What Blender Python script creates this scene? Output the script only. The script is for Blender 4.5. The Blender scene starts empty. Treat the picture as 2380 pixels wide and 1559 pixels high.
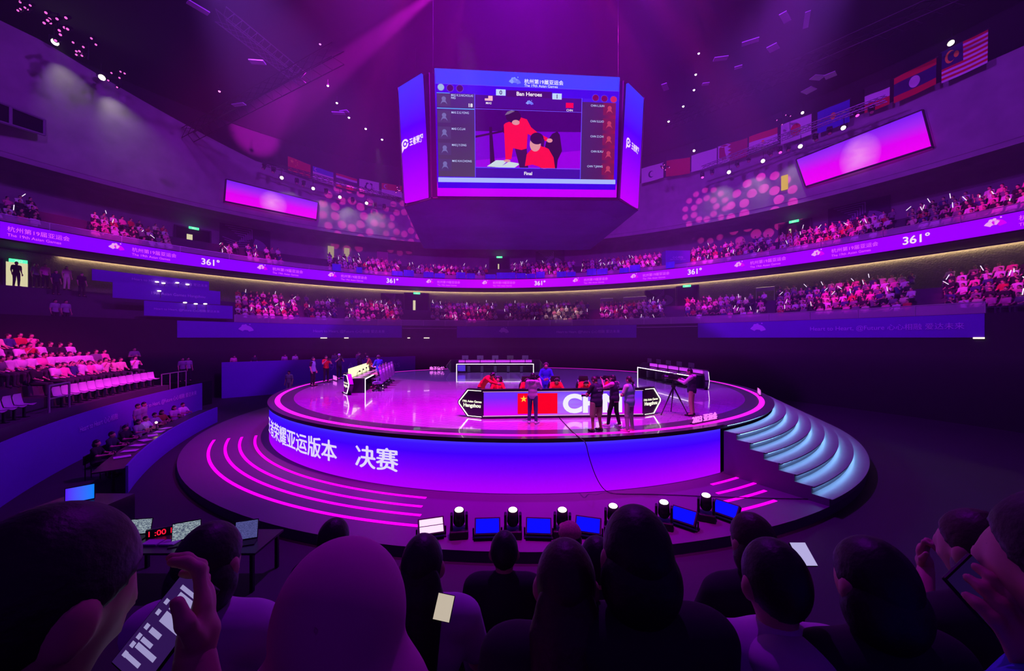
import bpy, bmesh, math, random
import numpy as np
from mathutils import Vector, Matrix
sin, cos, PI, R = math.sin, math.cos, math.pi, math.radians
random.seed(7)
scn = bpy.context.scene
COL = scn.collection

# ------------------------------------------------------------------ camera
F = 890.0            # focal length in pixels of the 2380 px wide frame
HX, HY = 1190.0, 785.0
CH = 4.78            # camera height above the arena floor
cd = bpy.data.cameras.new('camera'); cam = bpy.data.objects.new('camera', cd); COL.objects.link(cam)
cd.sensor_width = 36.0; cd.lens = 36.0 * F / 2380.0
cd.shift_y = (HY - 779.5) / 2380.0
cd.clip_start = 0.05; cd.clip_end = 300
cam.location = (0, 0, CH); cam.rotation_euler = (R(90), 0, 0)
scn.camera = cam
vs = scn.view_settings
scn.display_settings.display_device = 'sRGB'
vs.view_transform = 'Standard'; vs.look = 'None'; vs.gamma = 1.0; vs.use_curve_mapping = False
vs.exposure = 0.0
cy = scn.cycles
cy.use_denoising = True
cy.max_bounces = 5; cy.diffuse_bounces = 2; cy.glossy_bounces = 3; cy.transmission_bounces = 3; cy.transparent_max_bounces = 12
cy.volume_bounces = 0; cy.sample_clamp_indirect = 4.0; cy.sample_clamp_direct = 0.0
cy.caustics_reflective = False; cy.caustics_refractive = False
cy.use_adaptive_sampling = True; cy.adaptive_threshold = 0.045

def srgb(r, g, b):
    f = lambda c: (c / 255.0) / 12.92 if c <= 10.3 else (((c / 255.0) + 0.055) / 1.055) ** 2.4
    return (f(r), f(g), f(b))

# ------------------------------------------------------------------ world: faint even violet fill standing in for ambient light from behind the camera
w = bpy.data.worlds.new('world'); scn.world = w; w.use_nodes = True
bg = w.node_tree.nodes['Background']
bg.inputs[0].default_value = (0.16, 0.004, 0.60, 1); bg.inputs[1].default_value = 0.17

# ------------------------------------------------------------------ rig lights
def spot(name, loc, target, color, power, size=60, blend=0.6, radius=0.12):
    d = bpy.data.lights.new(name, 'SPOT'); o = bpy.data.objects.new(name, d); COL.objects.link(o)
    d.color = color; d.energy = power; d.spot_size = R(size); d.spot_blend = blend; d.shadow_soft_size = radius
    o.location = loc
    o.rotation_euler = (Vector(target) - Vector(loc)).to_track_quat('-Z', 'Y').to_euler()
    return o
VIOLET = (0.30, 0.02, 1.0); PURPLE = (0.38, 0.03, 1.0); MAGENTA = (1.0, 0.004, 0.95); PINK = (1.0, 0.10, 0.50); BLUE = (0.10, 0.05, 1.0)
H = CH
# house wash from the truss above the scoreboard towards the bowl walls
spot('wash_spot', (-6, 20, H + 21), (-27, 38, H + 14), PURPLE, 12000, 110, 1.0, 0.3)
spot('wash_spot', (6, 20, H + 21), (27, 36, H + 14), PURPLE, 11500, 110, 1.0, 0.3)
spot('wash_spot', (0, 16, H + 22), (0, 50, H + 12), PURPLE, 7500, 100, 1.0, 0.3)
spot('wash_spot', (-10, 6, H + 20), (-33, 26, H + 12), PURPLE, 8500, 100, 1.0, 0.3)
spot('wash_spot', (10, 6, H + 20), (32, 26, H + 12), PURPLE, 9000, 100, 1.0, 0.3)
# stage
spot('stage_spot', (-3, 12, H + 22), (-6, 19, H - 2.9), MAGENTA, 52000, 40, 0.9, 0.2)
spot('stage_spot', (2, 8, H + 22), (1, 13.5, H - 2.9), MAGENTA, 44000, 36, 0.9, 0.2)
spot('stage_spot', (-16, 17, H + 22), (-5, 28, H - 2.9), (0.36, 0.07, 1.0), 56000, 46, 0.9, 0.2)
spot('stage_spot', (17, 17, H + 22), (6, 28, H - 2.9), (0.36, 0.06, 1.0), 52000, 46, 0.9, 0.2)
spot('stage_spot', (15, 19, H + 21), (8.5, 20, H - 2.9), (0.50, 0.01, 1.0), 14000, 34, 0.9, 0.2)
spot('stage_key_spot', (-1, 8, H + 6.5), (-1.2, 31, H - 1.6), (1.0, 0.9, 1.0), 2600, 18, 0.9, 0.2)
spot('stage_key_spot', (1, -2, H + 18), (2.5, 13, H - 2.5), (1.0, 0.6, 0.95), 2200, 22, 0.9, 0.2)
spot('stage_key_spot', (-14, 40, H + 20), (-7, 24, H - 2.0), (1.0, 0.75, 0.85), 1800, 18, 0.9, 0.2)
# crowd washes: hot pink patches on the tiers, one warm white patch under the scoreboard
def crowd_spot(x, y, h, power=26000, size=12, color=(1.0, 0.01, 0.56), src=(0, 16)):
    if abs(x) < 16.5 and y > 36: src = (0, 34)          # clear of the scoreboard
    spot('crowd_spot', (src[0] + x * .1, src[1], H + 19), (x, y, H + h), color, power, size, 0.8, 0.15)
for x, y, h, k in ((-23.5, 38.0, 2.6, 1), (-15.6, 43.2, 2.6, 1), (-5.5, 46.3, 2.6, 1), (11.6, 43.5, 2.6, 1), (18.5, 39.5, 2.6, 1), (27.0, 30.0, 2.6, 1), (30.5, 23.5, 2.6, .8),
                   (-32.5, 29.5, 8.2, .8), (-26.5, 38.0, 8.2, .5), (-15.0, 45.0, 8.2, .9), (-8.5, 47.5, 8.2, .6), (4.5, 47.0, 8.2, .6), (15.0, 43.5, 8.2, 1), (20.5, 39.5, 8.2, 1), (27.5, 32.5, 8.2, 1), (31.5, 23.5, 8.2, .7)):
    crowd_spot(x, y, h, 50000 * k * (0.35 if abs(x) < 16.5 else 1), 11 if abs(x) > 16.5 else 17)
crowd_spot(6.0, 45.2, 2.6, 14000, 15, (1.0, 0.62, 0.55))
crowd_spot(-22.0, 19.5, -1.2, 60000, 20, (1.0, 0.03, 0.62), (4, 10))
spot('haze_fill_spot', (0.5, 18, H + 22), (0.8, 22, H + 12), (0.40, 0.0, 1.0), 36000, 140, 1.0, 0.3)  # added wide fill lamp, brightens the haze above the scoreboard without a visible cone
# the visible beam
spot('beam_spot', (-2.8, 20, H + 19.0), (-26.7, 41, H + 22.4), (1.0, 0.01, 0.98), 430000, 9, 0.7, 0.1)

# ------------------------------------------------------------------ mesh kit
class MB:
    def __init__(s): s.v = []; s.f = []; s.m = []
    def add(s, vs, fs, mi=0):
        b = len(s.v); s.v += [tuple(v) for v in vs]
        for f in fs: s.f.append([i + b for i in f]); s.m.append(mi)
        return s
    def box(s, c, sz, rz=0, mi=0, tp=1.0, M=None):
        x, y, z = sz[0] / 2, sz[1] / 2, sz[2] / 2
        P = [(-x, -y, -z), (x, -y, -z), (x, y, -z), (-x, y, -z), (-x * tp, -y * tp, z), (x * tp, -y * tp, z), (x * tp, y * tp, z), (-x * tp, y * tp, z)]
        m = M if M is not None else Matrix.Rotation(rz, 3, 'Z')
        P = [m @ Vector(p) + Vector(c) for p in P]
        return s.add(P, [(3, 2, 1, 0), (4, 5, 6, 7), (0, 1, 5, 4), (1, 2, 6, 5), (2, 3, 7, 6), (3, 0, 4, 7)], mi)
    def rbox(s, c, sz, b=0.02, rz=0, mi=0):
        bm = bmesh.new(); bmesh.ops.create_cube(bm, size=1.0)
        for v in bm.verts: v.co = Vector((v.co.x * sz[0], v.co.y * sz[1], v.co.z * sz[2]))
        bmesh.ops.bevel(bm, geom=bm.edges[:], offset=min(b, min(sz) * 0.45), segments=2, affect='EDGES', profile=0.5)
        m = Matrix.Rotation(rz, 3, 'Z'); bm.verts.index_update()
        s.add([m @ v.co + Vector(c) for v in bm.verts], [[v.index for v in f.verts] for f in bm.faces], mi); bm.free(); return s
    def tube(s, p0, p1, r0, r1=None, n=10, mi=0, cap=True):
        r1 = r0 if r1 is None else r1
        p0, p1 = Vector(p0), Vector(p1); d = (p1 - p0).normalized()
        a = d.orthogonal().normalized(); b = d.cross(a)
        P = [p0 + (a * cos(2 * PI * i / n) + b * sin(2 * PI * i / n)) * r0 for i in range(n)] + [p1 + (a * cos(2 * PI * i / n) + b * sin(2 * PI * i / n)) * r1 for i in range(n)]
        fs = [(i, (i + 1) % n, n + (i + 1) % n, n + i) for i in range(n)]
        if cap: fs += [tuple(range(n - 1, -1, -1)), tuple(range(n, 2 * n))]
        return s.add(P, fs, mi)
    def path(s, pts, r, n=6, mi=0):
        for a, b in zip(pts, pts[1:]): s.tube(a, b, r, r, n, mi)
        return s
    def sphere(s, c, r, nu=12, nv=8, mi=0):
        rr = (r, r, r) if not hasattr(r, '__len__') else r
        P = []; fs = []
        for j in range(nv + 1):
            for i in range(nu):
                th = PI * j / nv; ph = 2 * PI * i / nu
                P.append((c[0] + rr[0] * sin(th) * cos(ph), c[1] + rr[1] * sin(th) * sin(ph), c[2] + rr[2] * cos(th)))
        for j in range(nv):
            for i in range(nu):
                a, b = j * nu + i, j * nu + (i + 1) % nu
                fs.append((a, a + nu, b + nu, b))
        return s.add(P, fs, mi)
    def prism(s, poly, z0, z1, mi=0, M=None, T=(0, 0, 0)):
        """poly in local xy, extruded z0..z1, then M and T"""
        n = len(poly); P = [Vector((x, y, z0)) for x, y in poly] + [Vector((x, y, z1)) for x, y in poly]
        if M is not None: P = [M @ p for p in P]
        P = [p + Vector(T) for p in P]
        fs = [tuple(range(n - 1, -1, -1)), tuple(range(n, 2 * n))] + [(i, (i + 1) % n, n + (i + 1) % n, n + i) for i in range(n)]
        return s.add(P, fs, mi)
    def build(s, name, mats, parent=None, smooth=False, loc=None):
        me = bpy.data.meshes.new(name)
        me.from_pydata(s.v, [], s.f)
        if not isinstance(mats, (list, tuple)): mats = [mats]
        for m in mats: me.materials.append(m)
        me.polygons.foreach_set('material_index', s.m)
        if smooth: me.polygons.foreach_set('use_smooth', [True] * len(s.f))
        me.update()
        return link(name, me, parent, loc)

def link(name, me, parent=None, loc=None):
    o = bpy.data.objects.new(name, me); COL.objects.link(o)
    if parent is not None: o.parent = parent
    if loc is not None: o.location = loc
    return o
def tag(o, label=None, cat=None, group=None, kind=None):
    if label: o['label'] = label
    if cat: o['category'] = cat
    if group: o['group'] = group
    if kind: o['kind'] = kind
    return o
def thing(name, label, cat, loc=(0, 0, 0), rz=0, group=None):
    o = bpy.data.objects.new(name, None); COL.objects.link(o); o.empty_display_size = 0.2
    o.location = loc; o.rotation_euler = (0, 0, rz)
    return tag(o, label, cat, group)
def kids(o): return [c for c in COL.objects if c.parent is o]
def copy_tree(o, loc=None, rz=None, label=None):
    """the thing, its parts and their sub-parts"""
    def rec(a, par):
        c = a.copy(); COL.objects.link(c); c.parent = par
        for ch in a.children: rec(ch, c)
        return c
    r = rec(o, None)
    if loc is not None: r.location = loc
    if rz is not None: r.rotation_euler = (0, 0, rz)
    if label: r['label'] = label
    return r

# ------------------------------------------------------------------ materials
_mats = {}
def mat(name, rgb, rough=0.6, metal=0.0, noise=0.0, scale=6.0, bump=0.0, coat=0.0, spec=0.5):
    if name in _mats: return _mats[name]
    m = bpy.data.materials.new(name); m.use_nodes = True; nt = m.node_tree; b = nt.nodes['Principled BSDF']
    c = srgb(*rgb)
    b.inputs['Base Color'].default_value = (*c, 1); b.inputs['Roughness'].default_value = rough; b.inputs['Metallic'].default_value = metal
    b.inputs['Coat Weight'].default_value = coat; b.inputs['Specular IOR Level'].default_value = spec
    if noise > 0 or bump > 0:
        tc = nt.nodes.new('ShaderNodeTexCoord'); nz = nt.nodes.new('ShaderNodeTexNoise'); nz.inputs['Scale'].default_value = scale; nz.inputs['Detail'].default_value = 4
        nt.links.new(tc.outputs['Object'], nz.inputs['Vector'])
        if noise > 0:
            mr = nt.nodes.new('ShaderNodeMapRange'); mr.inputs['To Min'].default_value = 1 - noise; mr.inputs['To Max'].default_value = 1 + noise
            mx = nt.nodes.new('ShaderNodeMix'); mx.data_type = 'RGBA'; mx.blend_type = 'MULTIPLY'; mx.inputs['Factor'].default_value = 1.0
            nt.links.new(nz.outputs['Fac'], mr.inputs['Value']); mx.inputs[6].default_value = (*c, 1)
            nt.links.new(mr.outputs['Result'], mx.inputs[7]); nt.links.new(mx.outputs[2], b.inputs['Base Color'])
        if bump > 0:
            bp = nt.nodes.new('ShaderNodeBump'); bp.inputs['Strength'].default_value = bump; bp.inputs['Distance'].default_value = 0.05 if bump < .9 or rough > .6 else 0.004
            nt.links.new(nz.outputs['Fac'], bp.inputs['Height']); nt.links.new(bp.outputs['Normal'], b.inputs['Normal'])
    _mats[name] = m
    return m
def glow(name, rgb, strength=1.0):
    """a lit surface: LED, lamp or screen"""
    if name in _mats: return _mats[name]
    m = bpy.data.materials.new(name); m.use_nodes = True; nt = m.node_tree
    nt.nodes.remove(nt.nodes['Principled BSDF']); e = nt.nodes.new('ShaderNodeEmission')
    e.inputs['Color'].default_value = (*srgb(*rgb), 1); e.inputs['Strength'].default_value = strength
    nt.links.new(e.outputs[0], nt.nodes['Material Output'].inputs['Surface'])
    _mats[name] = m
    return m
def px_glow(rgb, k=1.0): return glow('led_%d_%d_%d_%.2f' % (*rgb, k), rgb, k)
def screen_mat(name, stops, axis='Z', coords='Generated', strength=1.0, cloud=None):
    """LED screen content: a colour ramp along one axis, with an optional soft bright cloud in the picture"""
    m = bpy.data.materials.new(name); m.use_nodes = True; nt = m.node_tree; N = nt.nodes.new; L = nt.links.new
    nt.nodes.remove(nt.nodes['Principled BSDF']); e = N('ShaderNodeEmission'); e.inputs['Strength'].default_value = strength
    tc = N('ShaderNodeTexCoord'); sp = N('ShaderNodeSeparateXYZ'); L(tc.outputs[coords], sp.inputs[0])
    rp = N('ShaderNodeValToRGB'); el = rp.color_ramp.elements
    for i, (p, c) in enumerate(stops):
        k = el[i] if i < 2 else el.new(p)
        k.position = p; k.color = (*srgb(*c), 1)
    L(sp.outputs[axis], rp.inputs[0]); out = rp.outputs[0]
    if cloud:
        (ux, uz), (rx, rz), cc = cloud
        def math_(op, a, b=None):
            n = N('ShaderNodeMath'); n.operation = op
            for i, x in enumerate((a, b)):
                if x is None: continue
                if isinstance(x, (int, float)): n.inputs[i].default_value = x
                else: L(x, n.inputs[i])
            return n.outputs[0]
        nz = N('ShaderNodeTexNoise'); nz.inputs['Scale'].default_value = 5; nz.inputs['Detail'].default_value = 5; L(tc.outputs[coords], nz.inputs['Vector'])
        dx = math_('DIVIDE', math_('SUBTRACT', sp.outputs['X'], ux), rx); dz = math_('DIVIDE', math_('SUBTRACT', sp.outputs[axis], uz), rz)
        rr = math_('SQRT', math_('ADD', math_('MULTIPLY', dx, dx), math_('MULTIPLY', dz, dz)))
        fac = math_('MULTIPLY', math_('SUBTRACT', 1.0, rr), math_('MULTIPLY', nz.outputs['Fac'], 1.9)); cl = N('ShaderNodeClamp'); L(fac, cl.inputs[0])
        mx = N('ShaderNodeMix'); mx.data_type = 'RGBA'; L(cl.outputs[0], mx.inputs['Factor']); L(out, mx.inputs[6]); mx.inputs[7].default_value = (*srgb(*cc), 1); out = mx.outputs[2]
    L(out, e.inputs['Color']); L(e.outputs[0], nt.nodes['Material Output'].inputs['Surface'])
    return m

# ------------------------------------------------------------------ lettering
_tx = {}
def text_mesh(s, bold=0.0):
    """flat glyph mesh of height about 1, left-aligned at x = 0: (verts 2D, faces, width)"""
    k = (s, bold)
    if k not in _tx:
        cu = bpy.data.curves.new('lettering', 'FONT'); cu.body = s; cu.size = 1.0; cu.offset = bold; cu.resolution_u = 5
        o = bpy.data.objects.new('lettering', cu); COL.objects.link(o)
        dg = bpy.context.evaluated_depsgraph_get(); me = o.evaluated_get(dg).to_mesh()
        v = [(p.co.x, p.co.y) for p in me.vertices]; f = [list(p.vertices) for p in me.polygons]
        o.evaluated_get(dg).to_mesh_clear(); bpy.data.objects.remove(o); bpy.data.curves.remove(cu)
        xs = [p[0] for p in v] or [0]; x0 = min(xs)
        _tx[k] = ([(x - x0, y) for x, y in v], f, max(xs) - x0)
    return _tx[k]
def put_text(mb, s, fn, h, x0=0, y0=0, align='l', bold=0.0, mi=0, wscale=1.0):
    """fn(u, v) -> 3D point; h = letter height in u, v units"""
    v, f, wd = text_mesh(s, bold); wd *= h * wscale
    ox = x0 - (wd / 2 if align == 'c' else wd if align == 'r' else 0)
    mb.add([fn(ox + a * h * wscale, y0 + b * h) for a, b in v], f, mi)
    return wd

# ------------------------------------------------------------------ the oval bowl
BR = R(8); BCX, BCY, BA, BB = 0.2138, 9.004, 31.37, 37.283
def bowl(t, d, h):
    x, y = BCX + (BA + d) * sin(t), BCY + (BB + d) * cos(t)
    return Vector((cos(BR) * x - sin(BR) * y, sin(BR) * x + cos(BR) * y, CH + h))
_bt = {}
def bt(px, d=0):
    """bowl angle whose point at offset d lies in the direction of photo column px"""
    if d not in _bt:
        ts = np.linspace(-1.5, 1.75, 3000); x, y = BCX + (BA + d) * np.sin(ts), BCY + (BB + d) * np.cos(ts)
        X, Y = cos(BR) * x - sin(BR) * y, sin(BR) * x + cos(BR) * y
        ok = Y > 2; _bt[d] = (HX + F * X[ok] / Y[ok], ts[ok])
    return float(np.interp(px, *_bt[d]))
def bowl_h(px, py, d):
    p = bowl(bt(px, d), d, 0); return (HY - py) * p.y / F
def bowl_strip(name, mats, prof, t0, t1, n=120, smooth=True, closed=False, mi=None, kind='structure', parent=None):
    """sweep a (d, h) profile along the bowl; h may be a function of t"""
    mb = MB(); k = len(prof); V = []
    for i in range(n + 1):
        t = t0 + (t1 - t0) * i / n
        for d, h in prof: V.append(bowl(t, d, h(t) if callable(h) else h))
    fs = []; mm = []
    for i in range(n):
        for j in range(k - 1 + (1 if closed else 0)):
            j2 = (j + 1) % k
            fs.append((i * k + j, i * k + j2, (i + 1) * k + j2, (i + 1) * k + j)); mm.append(mi[j] if mi else 0)
    mb.add(V, fs); mb.m = mm
    o = mb.build(name, mats, parent, smooth)
    if kind: o['kind'] = kind
    return o
def fl(px, py, D): 
    """point of a level surface D below the camera seen at photo position (px, py)"""
    z = F * D / (py - HY); return Vector(((px - HX) / F * z, z, CH - D))
def at(px, py, y):
    return Vector(((px - HX) / F * y, y, CH - (py - HY) / F * y))

# ------------------------------------------------------------------ setting: floor, bowl, ceiling
m_floor = mat('arena_floor_black', (38, 32, 44), 0.7, 0, 0.25, 0.4)
m_conc = mat('concrete_grey', (150, 146, 152), 0.85, 0, 0.34, 0.9, 0.3)
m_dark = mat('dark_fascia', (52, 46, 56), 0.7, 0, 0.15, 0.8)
m_black = mat('black_curtain', (22, 20, 26), 0.9, 0, 0.3, 1.5)
m_step = mat('terrace_grey', (70, 66, 76), 0.8, 0, 0.2, 0.8)
m_plaster = mat('lower_wall_plaster', (120, 112, 104), 0.9, 0, 0.3, 9.0, 0.7)
m_ceil = mat('ceiling_black', (26, 24, 32), 0.9, 0, 0.3, 0.3)
T0, T1 = -1.32, 1.62
mb = MB(); V = [(0, 0, 0)]
mb.add([(-60, -25, 0), (60, -25, 0), (60, 75, 0), (-60, 75, 0)], [(0, 1, 2, 3)])
tag(mb.build('floor', m_floor), kind='structure')
topL = lambda t: 18.5 + 3.2 * min(1, max(0, (-t - 0.62) / 0.36))
bowl_strip('wall_upper', m_conc, [(5.6, 12.35), (5.0, 12.4), (5.0, 12.75), (4.95, 12.8), (5.0, 15.5), (5.05, topL), (6.5, topL)], T0, T1, 160, False)
bowl_strip('wall_balcony', m_conc, [(8.6, 8.2), (8.6, 12.35), (5.6, 12.35)], T0, T1, 140, True)
rows_b = [(0.15, 6.6), (1.0, 6.6), (1.0, 7.1), (1.9, 7.1), (1.9, 7.6), (2.8, 7.6), (2.8, 8.1), (3.7, 8.1), (3.7, 8.6), (4.6, 8.6), (4.6, 9.1), (8.6, 9.1)]
bowl_strip('floor_balcony', m_step, rows_b, T0, T1, 140, False)
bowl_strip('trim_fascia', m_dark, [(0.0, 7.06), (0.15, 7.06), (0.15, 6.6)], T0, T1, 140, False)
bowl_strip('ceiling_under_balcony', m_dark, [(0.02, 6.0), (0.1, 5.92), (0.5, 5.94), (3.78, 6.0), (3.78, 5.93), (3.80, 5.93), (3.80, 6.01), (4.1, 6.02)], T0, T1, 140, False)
bowl_strip('wall_lower', m_plaster, [(4.0, 2.4), (4.0, 6.02)], T0, T1, 140, True)
rows_l = [(-2.9, 0.7), (-1.9, 0.7), (-1.9, 1.15), (-1.05, 1.15), (-1.05, 1.6), (-0.2, 1.6), (-0.2, 2.05), (0.65, 2.05), (0.65, 2.5), (1.5, 2.5), (1.5, 2.95), (2.35, 2.95), (2.35, 3.4), (4.0, 3.4)]
bowl_strip('floor_lower_tier', m_step, rows_l, T0, T1, 140, False)
bowl_strip('wall_front', m_black, [(-3.0, -CH), (-3.0, 1.32), (-2.88, 1.32), (-2.88, 0.7)], T0, T1, 140, False)
bowl_strip('wall_roof_edge', m_black, [(6.5, 18.2), (8.0, 18.2), (8.2, 23.3)], T0, T1, 100, False)
# roof
mb = MB(); n = 64
ring = [bowl(T0 + (T1 - T0) * i / n, 8, 23.0) for i in range(n + 1)]
mb.add(ring + [Vector((30, -6, CH + 25)), Vector((-30, -6, CH + 25)), ], [tuple(range(n + 1)) + (n + 1, n + 2)])
tag(mb.build('ceiling', m_ceil), kind='structure')

# ------------------------------------------------------------------ ribbon board along the balcony
def on_ribbon(px, d=-0.07, h0=6.5):
    t = bt(px, 0); e = (bowl(t + 1e-3, 0, 0) - bowl(t, 0, 0)).length / 1e-3
    return lambda u, v: bowl(t + u / e, d, h0 + v)
def quad_fn(a, b, c, d_, off=0.0):
    """bilinear patch: u right 0..1, v up 0..1 ; corners bottom-left a, bottom-right b, top-right c, top-left d_"""
    n = (b - a).cross(d_ - a).normalized() * off
    return lambda u, v: a * (1 - u) * (1 - v) + b * u * (1 - v) + c * u * v + d_ * (1 - u) * v + n
def slab(mb, fn, th, mi=0, n=(1, 1)):
    """a screen cabinet: front patch with real thickness behind it"""
    a, b, c, d_ = fn(0, 0), fn(1, 0), fn(1, 1), fn(0, 1); nn = (b - a).cross(d_ - a).normalized() * th
    P = [a, b, c, d_, a - nn, b - nn, c - nn, d_ - nn]
    mb.add(P, [(7, 6, 5, 4), (0, 4, 5, 1), (1, 5, 6, 2), (2, 6, 7, 3), (3, 7, 4, 0)], mi)
    m_ = 8; mb.add([fn(i / m_, j / m_) for j in range(m_ + 1) for i in range(m_ + 1)], [(j * 9 + i, j * 9 + i + 1, j * 9 + i + 10, j * 9 + i + 9) for j in range(m_) for i in range(m_)], mi)
def shape(mb, fn, pts, mi=0):
    mb.add([fn(x, y) for x, y in pts], [tuple(range(len(pts)))], mi)
def disc_pts(cx, cy, rx, ry=None, n=20, a0=0, a1=2 * PI):
    ry = rx if ry is None else ry
    full = abs(a1 - a0) > 6.28
    return [(cx + rx * cos(a0 + (a1 - a0) * i / (n if full else n - 1)), cy + ry * sin(a0 + (a1 - a0) * i / (n if full else n - 1))) for i in range(n)]
def ring_shape(mb, fn, cx, cy, r0, r1, mi=0, n=24, a0=0.0, a1=2 * PI, sq=1.0):
    P = []; fs = []
    for i in range(n + 1):
        a = a0 + (a1 - a0) * i / n
        P += [fn(cx + r0 * cos(a), cy + r0 * sin(a) * sq), fn(cx + r1 * cos(a), cy + r1 * sin(a) * sq)]
    for i in range(n): fs.append((2 * i, 2 * i + 1, 2 * i + 3, 2 * i + 2))
    mb.add(P, fs, mi)

rib_mat = screen_mat('ribbon_led', [(0.0, (128, 0, 255)), (0.28, (142, 0, 255)), (0.5, (205, 0, 255)), (0.66, (176, 0, 255)), (1.0, (150, 0, 255))], 'X', 'Generated', 1.15)
rib = bowl_strip('ribbon_board', rib_mat, [(0.1, 6.02), (-0.05, 6.0), (-0.05, 7.0), (0.1, 7.02)], T0, T1, 160, False, kind='thing')
tag(rib, 'long violet LED ribbon board running along the balcony front', 'ribbon board')
tw = px_glow((255, 235, 255)); tp = px_glow((255, 96, 255)); tp2 = px_glow((250, 170, 255)); tmg = px_glow((225, 0, 255))
def fan_emblem(mb, fn, s, mi=0, mi2=1):
    a0, a1 = R(28), R(152)
    ring_shape(mb, lambda u, v: fn(u, v - 0.25 * s), 0.06 * s, 0, 0.28 * s, 0.75 * s, mi2, 14, a0 - 0.2, a1 - 0.7)
    ring_shape(mb, lambda u, v: fn(u, v - 0.25 * s), 0, 0, 0.26 * s, 0.72 * s, mi, 14, a0 + 0.5, a1)
    shape(mb, fn, disc_pts(-0.2 * s, 0.42 * s, 0.16 * s, n=12), mi)
    shape(mb, fn, disc_pts(0.02 * s, 0.5 * s, 0.13 * s, n=12), mi)
    shape(mb, fn, disc_pts(0.42 * s, 0.62 * s, 0.07 * s, n=8), mi)
for px in (489, 912, 1255, 1615, 2130):
    mb = MB(); put_text(mb, '361°', on_ribbon(px), 0.72, 0, -0.25, 'c', 0.02); mb.build('number_lettering', tw, rib)
for px, side in ((-40, 1), (268, 1), (608, 1), (771, 1), (998, 1), (1128, 1), (1339, 1), (1474, 1), (1718, 1), (1900, 1), (2312, 1)):
    fn = on_ribbon(px); fn2 = on_ribbon(px, -0.09)
    if px > 0:
        mb = MB(); fan_emblem(mb, fn2, 0.62); mb.build('fan_emblem', [tp2, tmg], rib)
    mb = MB(); put_text(mb, '杭州第19届亚运会', fn, 0.34, 0.9, 0.0, 'l', 0.0, 0); put_text(mb, 'The 19th Asian Games', fn, 0.25, 0.9, -0.32, 'l', 0.0, 0)
    mb.build('event_lettering', tp, rib)

# warm cove light at the foot of the soffit
cove = bowl_strip('cove_light', glow('cove_lamp', (255, 222, 165), 26.0), [(3.86, 5.965), (3.93, 5.965), (3.93, 5.985), (3.86, 5.985)], -0.97, 1.55, 140, False, kind='thing')
tag(cove, 'warm white cove light line under the balcony soffit', 'cove light')

# ------------------------------------------------------------------ hanging scoreboard
sb = thing('hanging_scoreboard', 'big dark hanging scoreboard cube with lit video screens over the stage', 'scoreboard', (0, 0, 0))
m_house = mat('scoreboard_housing', (44, 40, 52), 0.6, 0.2, 0.1, 1.0)
m_under = mat('scoreboard_fabric', (78, 76, 120), 0.8, 0, 0.55, 0.45, 1.0)
def lev(px, py, h): return at(px, py, F * h / (HY - py))
bot = [lev(1004, 459, 7.33), lev(1438, 462, 7.33), lev(1482, 486, 7.33), lev(1372, 577, 7.33), lev(985, 574, 7.33), lev(941, 477, 7.33)]
top = [at(997, 160, 19.55), at(1449, 184, 20.15), at(1497, 226, 21.55), bot[3] + Vector((0.5, 0.4, 6.2)), bot[4] + Vector((-0.5, 0.4, 6.2)), at(925, 203, 20.7)]
for p in top: p.z = CH + 13.5
mb = MB(); mb.add(bot + top, [(0, 1, 7, 6), (1, 2, 8, 7), (2, 3, 9, 8), (3, 4, 10, 9), (4, 5, 11, 10), (5, 0, 6, 11), tuple(range(6, 12))])
mb.build('housing', m_house, sb)
# stretched fabric underside with a shallow skirt
mb = MB(); c = sum(bot, Vector()) / 6
N_ = 6; rings = []
for k in range(N_ + 1):
    rings.append([p.lerp(c, k / N_ * 0.97) - Vector((0, 0, 0.10 + 0.28 * min(1, k / 1.0) * (1 if k else 0) + 0.03 * (k % 2))) for p in bot])
P = [p for r_ in rings for p in r_]; fs = [(k * 6 + i, (k + 1) * 6 + i, (k + 1) * 6 + (i + 1) % 6, k * 6 + (i + 1) % 6) for k in range(N_) for i in range(6)] + [tuple(range(N_ * 6, N_ * 6 + 6))]
mb.add(list(bot) + P, [(i, 6 + i, 6 + (i + 1) % 6, (i + 1) % 6) for i in range(6)]); b0 = 6
for f in fs: mb.f.append([i + b0 for i in f]); mb.m.append(0)
mb.build('underside', m_under, sb)
mb = MB()
for i in range(6): mb.tube(bot[i] - Vector((0, 0, .04)), bot[(i + 1) % 6] - Vector((0, 0, .04)), 0.05, n=6)
for i in (1, 2, 5, 0): mb.tube(bot[i] + Vector((0, -.04, 0)), top[i] + Vector((0, -.04, 0)), 0.045, n=6)
mb.build('edge_frame', mat('frame_steel', (120, 115, 110), 0.4, 0.6), sb)
mb = MB()
for p in (top[0], top[1], top[3], top[4]): mb.tube(p + Vector((0, 1 if p.y < 24 else -1, -0.2)), Vector((p.x, p.y + (1 if p.y < 24 else -1), CH + 22.9)), 0.009, n=6)
mb.build('hoist_cables', m_house, sb)
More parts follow.
